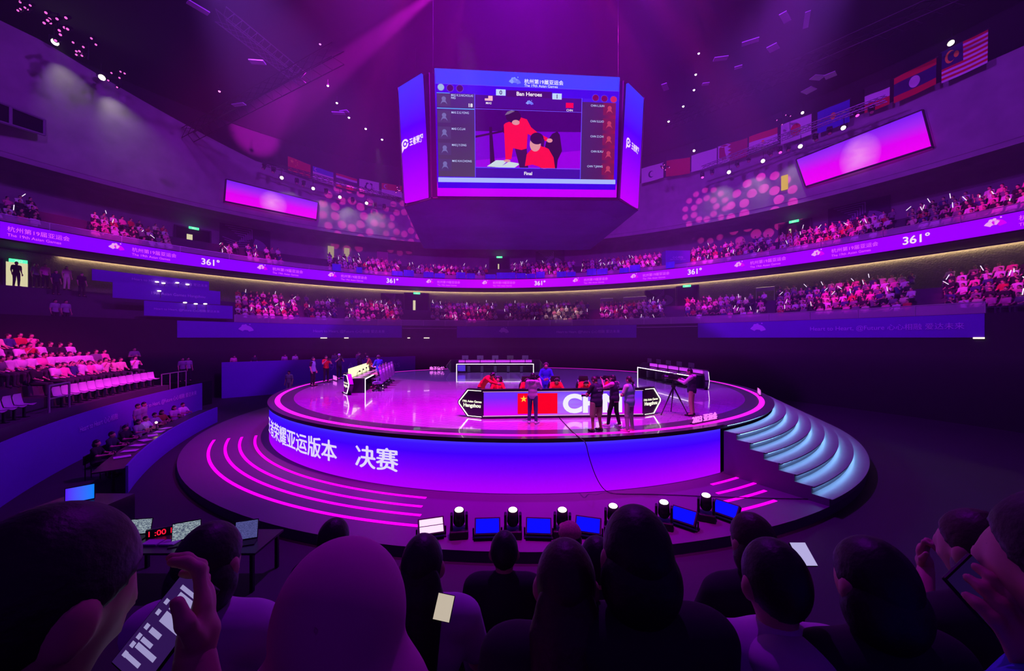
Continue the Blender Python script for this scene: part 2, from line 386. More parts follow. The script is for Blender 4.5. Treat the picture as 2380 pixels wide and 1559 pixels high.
# front screen: everything below is drawn in photo-like columns and rows of the 430 x 290 picture
FA, FB, FC, FD = at(1017, 455, 19.95), at(1432, 459, 20.2), at(1440, 181, 19.75), at(1010, 160, 19.15)
def front(off):
    q = quad_fn(FA, FB, FC, FD, off)
    return lambda x, y: q(x / 430.0, 1 - y / 290.0)
base = front(0.06)
scr = MB(); slab(scr, lambda u, v: base(u * 430, 290 - v * 290), 0.12)
scr_m = screen_mat('front_screen_led', [(0.0, (200, 0, 255)), (0.085, (205, 0, 255)), (0.12, (58, 0, 240)), (0.6, (60, 0, 200)), (0.93, (48, 30, 255)), (1.0, (55, 70, 255))], 'Z')
fs_ = scr.build('front_screen', scr_m, sb)
def pane(name, items, mats, lvl):
    """items: list of (x0, y0, x1, y1, material index)"""
    mb = MB()
    for i_, it in enumerate(items):
        fn = front(0.06 + 0.012 * lvl + 0.0006 * i_)
        if len(it) == 5: x0, y0, x1, y1, mi = it; shape(mb, fn, [(x0, y1), (x1, y1), (x1, y0), (x0, y0)], mi)
        else: shape(mb, fn, it[0], it[1])
    return mb.build(name, mats, fs_)
G = px_glow
_cm = [screen_mat('left_column', [(0, (62, 60, 78)), (0.6, (46, 40, 86)), (1, (52, 40, 120))], 'Z'), screen_mat('right_column', [(0, (52, 32, 92)), (0.6, (70, 26, 80)), (1, (150, 18, 40))], 'X')]
pane('side_column', [(4, 54, 90, 245, 0)], _cm, 1); pane('side_column', [(342, 62, 422, 247, 1)], _cm, 1)
pane('header_bar', [(2, 0, 428, 34, 0), (2, 34, 428, 54, 1), (92, 55, 340, 84, 2), (92, 224, 340, 246, 3)], [G((36, 66, 255)), G((40, 6, 232)), G((52, 8, 132)), G((48, 14, 160))], 1)
pane('lower_bar', [(3, 247, 426, 258, 0), (2, 258, 427, 272, 1)], [G((168, 190, 255)), G((36, 0, 226))], 1)
pane('score_box', [(140, 41, 162, 55, 0), (271, 45, 293, 59, 0), (163, 42, 270, 57, 1)], [G((190, 225, 255)), G((46, 10, 96))], 2)
# the live picture: purple floor, two players in red, chair, microphone stand, papers
vid = [(92, 84, 340, 222, 0), ([(92, 222), (340, 224), (340, 134), (92, 138)], 1), ([(92, 222), (340, 224), (340, 178), (92, 206)], 2)]
pane('video_picture', vid, [G((46, 0, 96)), G((112, 0, 205)), G((150, 0, 225))], 2)
def blob(x0, y0, *pts): return [(x0 + a, y0 + b) for a, b in pts]
pic = [([(244, 224), (250, 196), (258, 160), (272, 140), (284, 134), (290, 142), (296, 180), (286, 202), (284, 224)], 0),       # chair
       ([(124, 128), (130, 128), (138, 222), (126, 222)], 0), ([(92, 149), (160, 134), (161, 138), (92, 154)], 0), (disc_pts(162, 134, 7, 9), 0),
       ([(118, 220), (140, 205), (168, 205), (150, 222)], 3), ([(148, 222), (170, 208), (198, 212), (182, 223)], 3),
       ([(184, 176), (212, 176), (216, 222), (196, 222)], 4),
       ([(158, 122), (162, 118), (178, 112), (198, 104), (212, 108), (222, 126), (240, 140), (262, 150), (258, 158), (238, 152), (214, 142), (212, 176), (200, 180), (180, 176), (176, 202), (162, 203), (160, 160)], 1),
       (disc_pts(266, 156, 7, 5), 2), (disc_pts(166, 206, 8, 3), 2),
       (disc_pts(180, 102, 18, 15), 0), (disc_pts(186, 116, 9, 6), 2), ([(160, 100), (166, 92), (176, 88), (184, 90), (170, 97)], 5),
       ([(208, 218), (212, 190), (228, 172), (246, 168), (264, 176), (276, 196), (280, 222), (252, 224), (240, 218), (226, 214)], 1),
       (disc_pts(232, 166, 13, 17), 2), (disc_pts(236, 152, 16, 14), 0), ([(222, 156), (236, 150), (246, 158), (230, 162)], 0), ([(246, 150), (254, 154), (252, 172), (246, 170)], 4)]
pane('video_figures', pic, [G((18, 6, 34)), G((255, 12, 32)), G((226, 150, 150)), G((205, 225, 225)), G((44, 10, 60)), G((120, 105, 130))], 3)
# flags, small circles and player icons
_fm = [G((255, 190, 200)), G((255, 0, 40)), G((50, 20, 120))]
pane('flag_icon', [(114, 57, 132, 68, 0), (114, 57, 122, 63, 2)], _fm, 3); pane('flag_icon', [(303, 66, 321, 78, 1)], _fm, 3)
f1, f2 = front(0.06 + 0.03), front(0.06 + 0.04)
RM = [G((150, 190, 225)), G((50, 8, 92)), G((120, 0, 70)), G((214, 30, 80)), G((84, 60, 210))]; PM = [G((104, 112, 170)), G((190, 60, 80)), G((58, 54, 100)), G((120, 22, 58))]
for x, y, mi in ((14, 42, 0), (35, 43, 1), (57, 43, 1), (373, 52, 2), (394, 53, 2), (416, 54, 3)):
    mb = MB(); shape(mb, f1, disc_pts(x, y, 8.5), 4); shape(mb, f2, disc_pts(x, y, 7.3), mi); mb.build('round_icon', RM, fs_)
for k in range(5):
    for x, y, mi in ((20, 70 + 37 * k, 0), (407, 78 + 36 * k, 1)):
        mb = MB(); shape(mb, f1, [(x - 15, y + 14), (x + 15, y + 14), (x + 15, y - 14), (x - 15, y - 14)], 2 if mi == 0 else 3)
        shape(mb, f2, disc_pts(x, y - 3, 5), mi); shape(mb, f2, [(x - 8, y + 10), (x - 4, y + 1), (x + 4, y + 1), (x + 8, y + 10), (x + 3, y + 5), (x - 3, y + 5)], mi); mb.build('player_icon', PM, fs_)
mb = MB(); fn = front(0.06 + 0.045)
tfn = lambda u, v: fn(u, -v)
LM = [G((255, 255, 255)), G((20, 10, 90)), G((190, 215, 255))]
def st(s, x, y, h, al='l', b=0.0, mi=0, ws=1.0):
    mb = MB(); put_text(mb, s, tfn, h, x, -y, al, b, mi, ws); mb.build('screen_lettering', LM, fs_)
st('杭州第19届亚运会', 205, 25, 11.5, 'l', 0.01); st('The 19th Asian Games', 205, 33, 8.5, 'l', 0)
st('0', 151, 53, 13, 'c', 0.02, 1); st('1', 282, 57, 13, 'c', 0.02, 1); st('Ban Heroes', 217, 54, 12.5, 'c', 0.02)
st('MAS', 123, 76, 7, 'c', 0.01); st('CHN', 312, 86, 7, 'c', 0.01); st('18', 86, 84, 11, 'r', 0.03); st('Final', 216, 239, 11, 'c', 0.02)
for k, s in enumerate(('MAS K.S.NICHOLAS', 'MAS Z.G.YONG', 'MAS C.C.LAI', 'MAS J.Y.ONG', 'MAS H.H.CHONG')):
    st(s, 37, (61, 100, 137, 174, 211)[k], 7.0, 'l', 0.008, 2, 0.84)
st('NG', 37, 67, 7, 'l', 0.02, 2)
for k, s in enumerate(('CHN L.SUN', 'CHN S.LUO', 'CHN Z.CHI', 'CHN B.XU', 'CHN T.JIANG')):
    st(s, 394, (73, 110, 146, 182, 218)[k], 7.0, 'r', 0.008, 2, 0.9)
mb = MB(); f3 = front(0.11); fan_emblem(mb, lambda u, v: f3(182 + u, 25 - v), 20, 0, 1); mb.build('fan_emblem', [G((130, 165, 255)), G((95, 120, 255))], fs_); mb = MB(); f4 = front(0.1); fan_emblem(mb, lambda u, v: f4(217 + u, 72 - v), 13, 0, 1); mb.build('fan_emblem', [G((130, 165, 255)), G((95, 120, 255))], fs_)
pane('screen_line', [(90, 54, 91.5, 246, 0), (340, 54, 341.5, 246, 0), (92, 87, 340, 88.2, 0), (92, 222, 340, 223.4, 0), (2, 34, 428, 34.8, 0), (4, 88, 90, 90, 1), (4, 54, 34, 55.5, 1)], [G((96, 84, 255)), G((70, 170, 255))], 4)
# side screens
for nm, A, B, C_, D_ in (('side_screen', at(943, 472, 20.98), at(998, 460, 20.2), at(982, 172, 19.5), at(928, 205, 20.6)),
                         ('side_screen', at(1443, 460, 20.2), at(1480, 484, 21.7), at(1493, 229, 21.45), at(1457, 194, 20.2))):
    q = quad_fn(A, B, C_, D_, 0.08); mb = MB(); slab(mb, q, 0.12)
    s_ = mb.build(nm, screen_mat('side_led', [(0, (196, 0, 255)), (0.35, (140, 0, 255)), (0.62, (70, 0, 255)), (1, (36, 52, 255))], 'Z'), sb)
    q2 = quad_fn(A, B, C_, D_, 0.10); W = (B - A).length; Hh = (D_ - A).length
    mb = MB(); fn = lambda u, v: q2(u / W, v / Hh)
    cx_, cy_ = W * 0.17, Hh * 0.5
    ring_shape(mb, fn, cx_, cy_, 0.15, 0.25, 0, 20, 0.3, 2 * PI); ring_shape(mb, fn, cx_, cy_, 0.0, 0.08, 0, 12); shape(mb, fn, [(cx_ - .25, cy_ - .42), (cx_ - .08, cy_ - .24), (cx_ - .24, cy_ - .1)], 0)
    put_text(mb, '王者荣耀', fn, 0.40, W * 0.36, Hh * 0.5 - 0.16, 'l', 0.03, 0, 0.60)
    mb.build('title_lettering', tw, s_)

# ------------------------------------------------------------------ the two screens on the upper wall
for nm, cs, lab in (('wall_screen', [(522, 467), (736, 510), (740, 470), (526, 416)], 'glowing magenta wall screen left of the hanging scoreboard'),
                    ('wall_screen', [(1872, 433), (2166, 340), (2143, 255), (1850, 370)], 'glowing magenta wall screen right of the hanging scoreboard')):
    zs = [bowl(bt(px, 4.6), 4.6, 0).y for px, py in cs]
    P = [at(px, py, z) for (px, py), z in zip(cs, zs)]
    q = quad_fn(*P); mb = MB(); slab(mb, quad_fn(P[0], P[1], P[2], P[3], -0.03), 0.3)
    t_ = thing(nm, lab, 'screen')
    n_ = (P[1] - P[0]).cross(P[3] - P[0]).normalized()
    mb2 = MB()
    for a, b in zip(P, P[1:] + P[:1]): mb2.tube(a - n_ * 0.1, b - n_ * 0.1, 0.09, n=6)
    for a in P: mb2.tube(a - n_ * 0.1, a - n_ * 1.1, 0.06, n=6)
    mb2.build('frame', m_house, t_)
    mb.build('display', screen_mat('wall_screen_led', [(0, (255, 0, 255)), (0.4, (236, 0, 255)), (0.72, (170, 40, 255)), (1, (120, 30, 255))], 'Z', 'Generated', 1.0, ((0.5, 0.38), (0.15, 0.6), (255, 150, 255))), t_)

# ------------------------------------------------------------------ flags along the top of the wall
FL = {'red': (215, 20, 40), 'white': (225, 220, 225), 'blue': (60, 70, 190), 'navy': (40, 36, 92), 'green': (40, 110, 60), 'black': (34, 30, 36), 'yellow': (250, 205, 60), 'maroon': (170, 24, 60), 'sky': (70, 110, 200)}
FM = [mat('flag_' + k, v, 0.8) for k, v in FL.items()]; FI = {k: i for i, k in enumerate(FL)}
def star(cx, cy, r, n=5): return [(cx + (r if i % 2 == 0 else r * .4) * sin(PI * i / n), cy + (r if i % 2 == 0 else r * .4) * cos(PI * i / n)) for i in range(2 * n)]
def flag(label, pxa, pxb, pya, pyb, hgt, bands, marks=(), d=4.3):
    pa, pb = bowl(bt(pxa, d), d, 0), bowl(bt(pxb, d), d, 0)
    A, B = at(pxa, pya, pa.y), at(pxb, pyb, pb.y); W = (B - A).length
    up = Vector((0, 0, 1)); ex = (B - A).normalized(); nrm = ex.cross(up).normalized()
    t_ = thing('national_flag', label, 'flag', A, 0, 'flags hung along the top of the arena wall')
    def fn(u, v, off=0.0): return ex * (u * W) - up * (v * hgt) + nrm * (off + 0.05 * sin(5.5 * u + 2 * v))
    mb = MB(); n = 8
    for u0, v0, u1, v1, c_ in bands:
        for i in range(n):
            a, b = u0 + (u1 - u0) * i / n, u0 + (u1 - u0) * (i + 1) / n
            mb.add([fn(a, v1), fn(b, v1), fn(b, v0), fn(a, v0)], [(0, 1, 2, 3)], FI[c_])
            mb.add([fn(a, v1, -.01), fn(b, v1, -.01), fn(b, v0, -.01), fn(a, v0, -.01)], [(3, 2, 1, 0)], FI[c_])
    mb.build('cloth', FM, t_)
    if marks:
        mb = MB()
        for pts, c_ in marks: mb.add([fn(x, y, 0.02) for x, y in pts], [tuple(range(len(pts)))], FI[c_])
        mb.build('emblem', FM, t_)
    mb = MB(); mb.tube(-ex * .08 + up * .03, ex * (W + .08) + up * .03, 0.03, n=6); mb.build('rod', m_house, t_)
    return t_
asp = 1.7
def el(cx, cy, r, n=20): return disc_pts(cx, cy, r / asp, r, n)
def cres(cx, cy, r): return [(cx + r / asp * cos(a), cy + r * sin(a)) for a in np.linspace(0.7, 2 * PI - 0.7, 14)] + [(cx + r * .3 / asp + r * .78 / asp * cos(a), cy + r * .78 * sin(a)) for a in np.linspace(2 * PI - 0.9, 0.9, 14)]
def st5(cx, cy, r): return [(cx + (x - cx) / asp, y) for x, y in star(cx, cy, -r)]
WH = [(0, 0, 1, 1, 'white')]
flag('red flag with yellow stars, first of the flags left of the scoreboard', 669, 722, 363, 383, 1.5, [(0, 0, 1, 1, 'red')], [(st5(.17, .27, .16), 'yellow')] + [(st5(x, y, .06), 'yellow') for x, y in ((.34, .1), (.41, .22), (.41, .38), (.34, .5))])
flag('blue and white flag hanging between the red flag and the striped flag', 727, 775, 386, 401, 1.5, [(0, 0, 1, .38, 'sky'), (0, .38, 1, .62, 'white'), (0, .62, 1, 1, 'white')], [(cres(.15, .19, .13), 'white')])
flag('flag of red, white and dark blue stripes left of the scoreboard', 781, 830, 402, 416, 1.5, [(0, 0, 1, .17, 'red'), (0, .17, 1, .34, 'white'), (0, .34, 1, .66, 'navy'), (0, .66, 1, .83, 'white'), (0, .83, 1, 1, 'red')])
flag('white flag with a dark blossom outline and rings emblem', 835, 881, 415, 424, 1.55, WH, [(el(.5 + .17 * sin(a) / asp * 1.6, .5 + .2 * cos(a), .15), 'navy') for a in np.arange(5) * 2 * PI / 5] + [([(x, y) for x, y in el(.5, .5, .24)], 'white')])
flag('red over white flag with crescent, nearest the scoreboard on the left', 887, 934, 425, 432, 1.5, [(0, 0, 1, .5, 'red'), (0, .5, 1, 1, 'white')], [(cres(.2, .25, .17), 'white')])
flag('plain white flag with faint emblem just right of the scoreboard', 1491, 1542, 392, 377, 1.75, WH, [(cres(.45, .55, .22), 'navy')])
flag('plain red flag, second of the flags right of the scoreboard', 1548, 1604, 374, 365, 1.8, [(0, 0, 1, 1, 'red')])
flag('plain white flag between red flag and serrated maroon flag', 1607, 1666, 362, 343, 1.8, WH, [(el(.5, .5, .2), 'white')])
zig = [(.34, 0)] + [p for i in range(5) for p in ((.46, i / 5 + .1), (.34, (i + 1) / 5))] + [(0, 1), (0, 0)]
flag('white and maroon flag with a serrated edge', 1669, 1737, 341, 320, 1.85, [(0, 0, 1, 1, 'maroon')], [(zig, 'white')])
flag('red, white and dark green banded flag', 1741, 1807, 318, 295, 1.85, [(0, 0, 1, .33, 'red'), (0, .33, 1, .7, 'white'), (0, .7, 1, 1, 'green')], [(el(.5, .5, .09), 'yellow')])
flag('white flag with a large red disc', 1815, 1886, 291, 264, 1.85, WH, [(el(.5, .5, .3, 28), 'red')])
flag('blue flag with a small golden sun', 1900, 1975, 261, 230, 1.9, [(0, 0, 1, 1, 'blue')], [(el(.5, .45, .15), 'yellow')])
flag('flag of dark, white and red bands beside the tricolour with disc', 2010, 2068, 206, 182, 2.0, [(0, 0, 1, .33, 'black'), (0, .33, 1, .67, 'white'), (0, .67, 1, 1, 'red')])
flag('red, blue and red flag with a white disc', 2078, 2176, 183, 134, 1.9, [(0, 0, 1, .25, 'red'), (0, .25, 1, .75, 'navy'), (0, .75, 1, 1, 'red')], [(el(.5, .5, .22, 24), 'white')])
flag('red and white striped flag with dark canton, nearest the right edge', 2189, 2296, 122, 68, 2.2, [(0 if i > 7 else .48, i / 14, 1, (i + 1) / 14, 'red' if i % 2 == 0 else 'white') for i in range(14)] + [(0, 0, .48, 8 / 14, 'navy')], [(cres(.2, .28, .2), 'yellow'), (el(.34, .28, .1, 12), 'yellow')])

# ------------------------------------------------------------------ bright floods, trusses, moving heads along the wall top
m_rig = mat('rig_black', (30, 28, 34), 0.5, 0.4)
lamp_hot = glow('flood_lens', (255, 250, 215), 18.0)
def flood(px, py, d, label, tgt=None, power=900, glow_m=None, r=0.16):
    p = bowl(bt(px, d), d, 0); p = at(px, py, p.y)
    t_ = thing('flood_lamp', label, 'flood lamp', p, math.atan2(p.x, 14 - p.y) + PI, 'white floods on the arena wall')
    mb = MB(); mb.tube((0, 0.35, 0.05), (0, 0.0, 0), r * .7, r * 1.15, 14, cap=False); mb.tube((0, .35, .05), (0, .36, .05), r * .7, r * .7, 14); mb.build('can', m_rig, t_, True)
    mb = MB(); mb.sphere((0, 0.02, 0), (r, 0.04, r), 14, 8); mb.build('lens', glow_m or lamp_hot, t_, True)
    mb = MB(); mb.tube((-r * 1.3, .15, 0), (-r * 1.3, .15, r * 2.2), .02, n=6); mb.tube((r * 1.3, .15, 0), (r * 1.3, .15, r * 2.2), .02, n=6); mb.tube((-r * 1.3, .15, r * 2.2), (r * 1.3, .15, r * 2.2), .02, n=6); mb.tube((0, .15, r * 2.2), (0, .15, r * 2.2 + .7), .025, n=6)
    mb.build('yoke', m_rig, t_)
    if tgt is not None: spot('flood_spot', p + (Vector((0, 16, p.z)) - p).normalized() * 0.25, tgt, (1.0, 0.93, 0.75), power, 70, 1.0, 0.1)
    return t_
def below(px, d=5.0, h=13.0, k=1.0): return bowl(bt(px, d), d, h)
for i, (px, py) in enumerate(((655, 413), (728, 438), (790, 458), (852, 472))):
    flood(px, py, 3.6, 'bright white flood under the left flags, %s from the left' % ('first', 'second', 'third', 'fourth')[i], below(px + 25, 5, 14.2), 200)
for i, (px, py) in enumerate(((128, 98), (237, 180))):
    flood(px, py, 4.2, ('bright white flood at the top left edge of the arena wall', 'bright white flood lower along the left wall edge')[i], below(px + 70, 5, 16.5), 300, r=.2)
for i, (px, py) in enumerate(((1694, 400), (1773, 374), (1860, 340), (1960, 297))):
    flood(px, py, 3.6, 'bright white flood under the right flags, %s from the scoreboard' % ('first', 'second', 'third', 'fourth')[i], below(px - 25, 5, 14.2), 200)
for i, (px, py) in enumerate(((1613, 350), (1865, 262), (2210, 100))):
    flood(px, py, 4.2, ('small flood above the plain white flag', 'small flood above the flag with red disc', 'bright flood above the striped flag at the right edge')[i], r=.11 if i < 2 else .17)
def truss(name, label, a, b, w_=0.45, n=10, group=None, m=None):
    a, b = Vector(a), Vector(b); t_ = thing(name, label, 'truss', a, 0, group); L_ = b - a; ex = L_.normalized(); s_ = ex.cross(Vector((0, 0, 1))).normalized() * w_; u_ = Vector((0, 0, w_))
    mb = MB(); cs = [Vector((0, 0, 0)), s_, s_ + u_, u_]
    for c_ in cs: mb.tube(c_, L_ + c_, 0.035, n=6)
    mb.build('chord', m or m_truss, t_)
    mb = MB()
    for i in range(n):
        p, q = L_ * (i / n), L_ * ((i + 1) / n)
        for j in range(4): mb.tube(p + cs[j], q + cs[(j + 1) % 4], 0.02, n=4)
    mb.build('brace', m or m_truss, t_); return t_
m_truss = mat('truss_metal', (150, 140, 160), 0.45, 0.5)
TR = 'lighting trusses under the roof'
tz = lambda px, py, d: at(px, py, bowl(bt(px, d), d, 0).y)
truss('lighting_truss', 'lighting truss in front of the flags right of the scoreboard', tz(1634, 398, 2.2), tz(1812, 330, 2.2), .4, 14, TR)
truss('lighting_truss', 'lighting truss in front of the red disc and golden sun flags', tz(1816, 328, 2.2), tz(2062, 236, 2.2), .4, 18, TR)
truss('lighting_truss', 'dark lighting truss running under the left flags', tz(612, 385, 2.6), tz(930, 470, 2.6), .4, 24, TR, m_rig)
truss('lighting_truss', 'catwalk truss ladder crossing the dark roof left of the beam', at(500, 50, 24), at(690, 195, 31), .8, 12, TR, mat('catwalk_grey', (90, 84, 96), .6, .3))
truss('lighting_truss', 'dark roof truss reaching from the left wall to the scoreboard', at(450, 330, 36), at(800, 150, 26), .9, 18, TR, m_rig)
truss('lighting_truss', 'dark roof truss above the right flags', at(1560, 300, 40), at(2300, -10, 22), .9, 24, TR, m_rig)
def moving_head(px, py, d, label, lensm=None, y=None, tilt=0.5, group='moving head lights hung on the trusses', s=1.0):
    p = at(px, py, y if y else bowl(bt(px, d), d, 0).y)
    t_ = thing('moving_head_lamp', label, 'stage lamp', p, random.uniform(-.6, .6), group)
    mb = MB(); mb.rbox((0, 0, .1 * s), (.34 * s, .3 * s, .14 * s), .03); mb.build('clamp_base', m_rig, t_)
    mb = MB(); mb.box((-.17 * s, 0, -.1 * s), (.05 * s, .14 * s, .34 * s)); mb.box((.17 * s, 0, -.1 * s), (.05 * s, .14 * s, .34 * s)); mb.build('yoke', m_rig, t_)
    a = Vector((0, -sin(tilt), -cos(tilt))); c_ = Vector((0, 0, -.2 * s))
    mb = MB(); mb.tube(c_ - a * .16 * s, c_ + a * .24 * s, .13 * s, .15 * s, 12); h_ = mb.build('head', m_rig, t_, False)
    mb = MB(); mb.tube(c_ + a * .241 * s, c_ + a * .25 * s, .12 * s, .12 * s, 12); mb.build('lens', lensm or px_glow((120, 20, 120), .6), h_)
    return t_
hotp = px_glow((255, 60, 210), 3.0)
for i, (px, py) in enumerate(((1632, 404), (1655, 396), (1713, 378), (1740, 366), (1790, 352), (1812, 345), (1832, 340), (1895, 316), (1928, 300), (1990, 258), (2025, 250))):
    moving_head(px, py, 2.2, ['moving head lamp at the near end of the right flag truss', 'second moving head lamp on the right flag truss', 'moving head lamp below the serrated maroon flag', 'moving head lamp right of the serrated flag', 'moving head lamp under the banded flag', 'moving head lamp at the joint of the two right trusses', 'moving head lamp under the red disc flag', 'moving head lamp left of the golden sun flag', 'moving head lamp under the golden sun flag', 'pink lit moving head lamp at the truss end', 'moving head lamp on the far end of the right truss'][i], hotp if i in (0, 9, 5) else None)
for i, (px, py) in enumerate(((614, 384), (636, 392), (690, 418), (706, 424), (758, 442), (820, 462), (872, 474), (893, 478))):
    moving_head(px, py, 2.6, 'dark moving head lamp on the left flag truss, %s from the left' % ('first', 'second', 'third', 'fourth', 'fifth', 'sixth', 'seventh', 'eighth')[i])
# pink lit trees of lamps at the wall top
def lamp_cluster(px, py, y, label, n=6, s=0.5):
    p = at(px, py, y); t_ = thing('lamp_cluster', label, 'stage lamps', p, 0, 'lamp clusters at the wall top')
    mb = MB(); mb.tube((0, 0, s), (0, 0, -s), .05, n=8); mb.build('pole', m_rig, t_)
    for i in range(n):
        a = random.uniform(-1, 1); z_ = random.uniform(-s, s); q = Vector((a * s, random.uniform(-.2, .2), z_))
        mb = MB(); mb.tube((0, 0, z_), q, .03, n=6); mb.tube(q, q + Vector((.12 * s, -.35 * s, -.35 * s)), .12 * s, .16 * s, 10); l_ = mb.build('lamp', m_rig, t_)
        mb = MB(); mb.tube(q + Vector((.12 * s, -.35 * s, -.35 * s)), q + Vector((.125 * s, -.36 * s, -.36 * s)), .07 * s, .09 * s, 10); mb.build('lens', px_glow((255, 110, 225), 1.2), l_)
lamp_cluster(68, 6, 21.5, 'pink glinting lamp cluster in the top left corner of the arena', 8, .6)
lamp_cluster(136, 62, 23.5, 'pink glinting lamp cluster above the top left flood', 12, .8)
lamp_cluster(205, 114, 26.5, 'pink glinting lamp cluster between the two left floods', 9, .75)
lamp_cluster(280, 182, 29, 'pink glinting lamp cluster right of the second left flood', 6, .7)
lamp_cluster(1548, 378, 40, 'magenta lit lamp cluster over the plain red flag', 5, .6)
lamp_cluster(928, 430, 40, 'magenta lit lamp cluster beside the scoreboard edge on the left', 6, .6)
lamp_cluster(1818, 275, 34, 'magenta lit lamp cluster left of the red disc flag', 4, .6)
# acoustic baffles hung under the roof
m_baf = mat('baffle_pale', (170, 150, 185), 0.8)
BAF = [(461, 18, 20, .9, .35), (598, 144, 22, .8, .35), (555, 243, 28, 1.0, .3), (787, 263, 28, .9, .3), (800, 259, 28, .6, .3), (1825, 40, 24, 1.0, .4), (1744, 97, 26, 1.0, .4), (1797, 111, 26, .7, .6), (1675, 136, 27, .9, .4), (1546, 202, 30, .9, .4), (1716, 156, 28, .5, .3), (1640, 195, 30, .5, .3), (1875, 46, 26, 1.6, .3), (1930, 175, 30, .7, .7), (1880, 210, 32, .8, .8), (1900, 180, 31, .9, .6)]
for i, (px, py, y, w_, l_) in enumerate(BAF):
    mb = MB(); mb.box((0, 0, 0), (w_, l_, .06), (px % 7) * .3 - .8); o = mb.build('ceiling_baffle', m_baf, None, False, at(px, py, y))
    tag(o, 'small pale panel hung under the dark roof', 'ceiling panel', 'small pale panels hung under the roof')
PIN = [(805, 37, (120, 160, 255)), (771, 94, (120, 160, 255)), (762, 45, (255, 60, 160)), (744, 102, (230, 120, 255)), (762, 199, (255, 255, 255)), (783, 239, (255, 255, 255)), (811, 273, (255, 255, 255)), (850, 299, (255, 255, 255)), (888, 324, (255, 255, 255)), (1591, 5, (170, 170, 255)), (1643, 84, (255, 240, 255)), (1624, 124, (200, 200, 255)), (1617, 173, (255, 255, 255)), (1613, 209, (255, 255, 255)), (1588, 247, (255, 255, 255)), (1554, 282, (255, 255, 255)), (510, 212, (255, 120, 200))]
for i, (px, py, c_) in enumerate(PIN):
    p = at(px, py, 30); mb = MB(); mb.tube((0, 0, .12), (0, 0, 0), .09, .1, 10); mb.tube((0, 0, .12), (0, 0, .5), .015, n=6)
    o = mb.build('roof_downlight', m_rig, None, False, p); tag(o, 'tiny round downlight glowing in the dark roof', 'downlight', 'tiny downlights in the dark roof')
    mb = MB(); mb.sphere((0, 0, 0), .085, 10, 6); mb.build('bulb', glow('pin_%d_%d_%d' % c_, c_, 3.0), o)

# pattern projections (gobo rings) on the wall
def gobo(loc, tgt, power, half, color, rings):
    o = spot('gobo_spot', loc, tgt, color, power, half * 2, 0.2, 0.02); d = o.data; d.use_nodes = True; nt = d.node_tree; N = nt.nodes.new; L = nt.links.new
    em = nt.nodes['Emission']; tc = N('ShaderNodeTexCoord'); sp = N('ShaderNodeSeparateXYZ'); L(tc.outputs['Normal'], sp.inputs[0])
    def mth(op, a, b=None):
        n = N('ShaderNodeMath'); n.operation = op
        for i, x in enumerate((a, b)):
            if x is None: continue
            if isinstance(x, (int, float)): n.inputs[i].default_value = x
            else: L(x, n.inputs[i])
        return n.outputs[0]
    z = mth('ABSOLUTE', sp.outputs['Z']); x = mth('DIVIDE', sp.outputs['X'], z); y = mth('DIVIDE', sp.outputs['Y'], z)
    r = mth('SQRT', mth('ADD', mth('MULTIPLY', x, x), mth('MULTIPLY', y, y))); a = mth('ADD', mth('ARCTAN2', y, x), PI)
    tot = None; k = math.tan(R(half))
    for rr, n, rad in rings:
        st_ = 2 * PI / n; am = mth('SUBTRACT', mth('MODULO', a, st_), st_ / 2)
        dx = mth('SUBTRACT', mth('MULTIPLY', r, mth('COSINE', am)), rr * k); dy = mth('MULTIPLY', r, mth('SINE', am))
        dd = mth('SQRT', mth('ADD', mth('MULTIPLY', dx, dx), mth('MULTIPLY', dy, dy)))
        v = mth('LESS_THAN', dd, rad * k); tot = v if tot is None else mth('MAXIMUM', tot, v)
    L(tot, em.inputs['Strength'])
GR = [(0.45, 9, 0.13), (0.8, 14, 0.12)]
gobo((5, 14, H + 17), tz(1768, 475, 5), 70000, 6.2, (1.0, 0.03, 0.45), GR)
gobo((4, 18, H + 17), tz(1638, 486, 5), 46000, 5.0, (1.0, 0.03, 0.45), GR)
gobo((-4, 16, H + 17), tz(812, 497, 5), 56000, 6.2, (1.0, 0.03, 0.4), GR)
gobo((-2, 18, H + 17), tz(935, 518, 5), 38000, 5.4, (1.0, 0.03, 0.4), GR)

# ------------------------------------------------------------------ the round stage
SX, SY = 0.35, 24.5
ST, BS = CH - 2.9, CH - 4.53           # stage top, base top
def pol(r, a, z): 
    """a = degrees from the direction towards the camera, positive to the right"""
    return Vector((SX + r * sin(R(a)), SY - r * cos(R(a)), z))
def ring(mb, r0, r1, z, a0=-180, a1=180, n=96, mi=0):
    P = [];
    for i in range(n + 1):
        a = a0 + (a1 - a0) * i / n; P += [pol(r0, a, z), pol(r1, a, z)]
    mb.add(P, [(2 * i, 2 * i + 1, 2 * i + 3, 2 * i + 2) for i in range(n)], mi)
def wallring(mb, r, z0, z1, a0=-180, a1=180, n=96, mi=0):
    P = []
    for i in range(n + 1):
        a = a0 + (a1 - a0) * i / n; P += [pol(r, a, z0), pol(r, a, z1)]
    mb.add(P, [(2 * i, 2 * i + 2, 2 * i + 3, 2 * i + 1) for i in range(n)], mi)
def rsolid(mb, r0, r1, z0, z1, a0=-180, a1=180, n=96, mi=0):
    ring(mb, r0, r1, z1, a0, a1, n, mi); ring(mb, r1, r0, z0, a0, a1, n, mi); wallring(mb, r1, z0, z1, a0, a1, n, mi); wallring(mb, r0, z1, z0, a0, a1, n, mi)
    if a1 - a0 < 359:
        for a in (a0, a1): 
            q = [pol(r0, a, z0), pol(r1, a, z0), pol(r1, a, z1), pol(r0, a, z1)]
            mb.add(q, [(0, 1, 2, 3)] if a == a0 else [(3, 2, 1, 0)], mi)
m_base = mat('stage_base_grey', (88, 80, 94), 0.55, 0, 0.12, 0.8)
m_rim = mat('stage_rim_dark', (70, 64, 72), 0.35, 0, 0.2, 1.2, 0, 0.3)
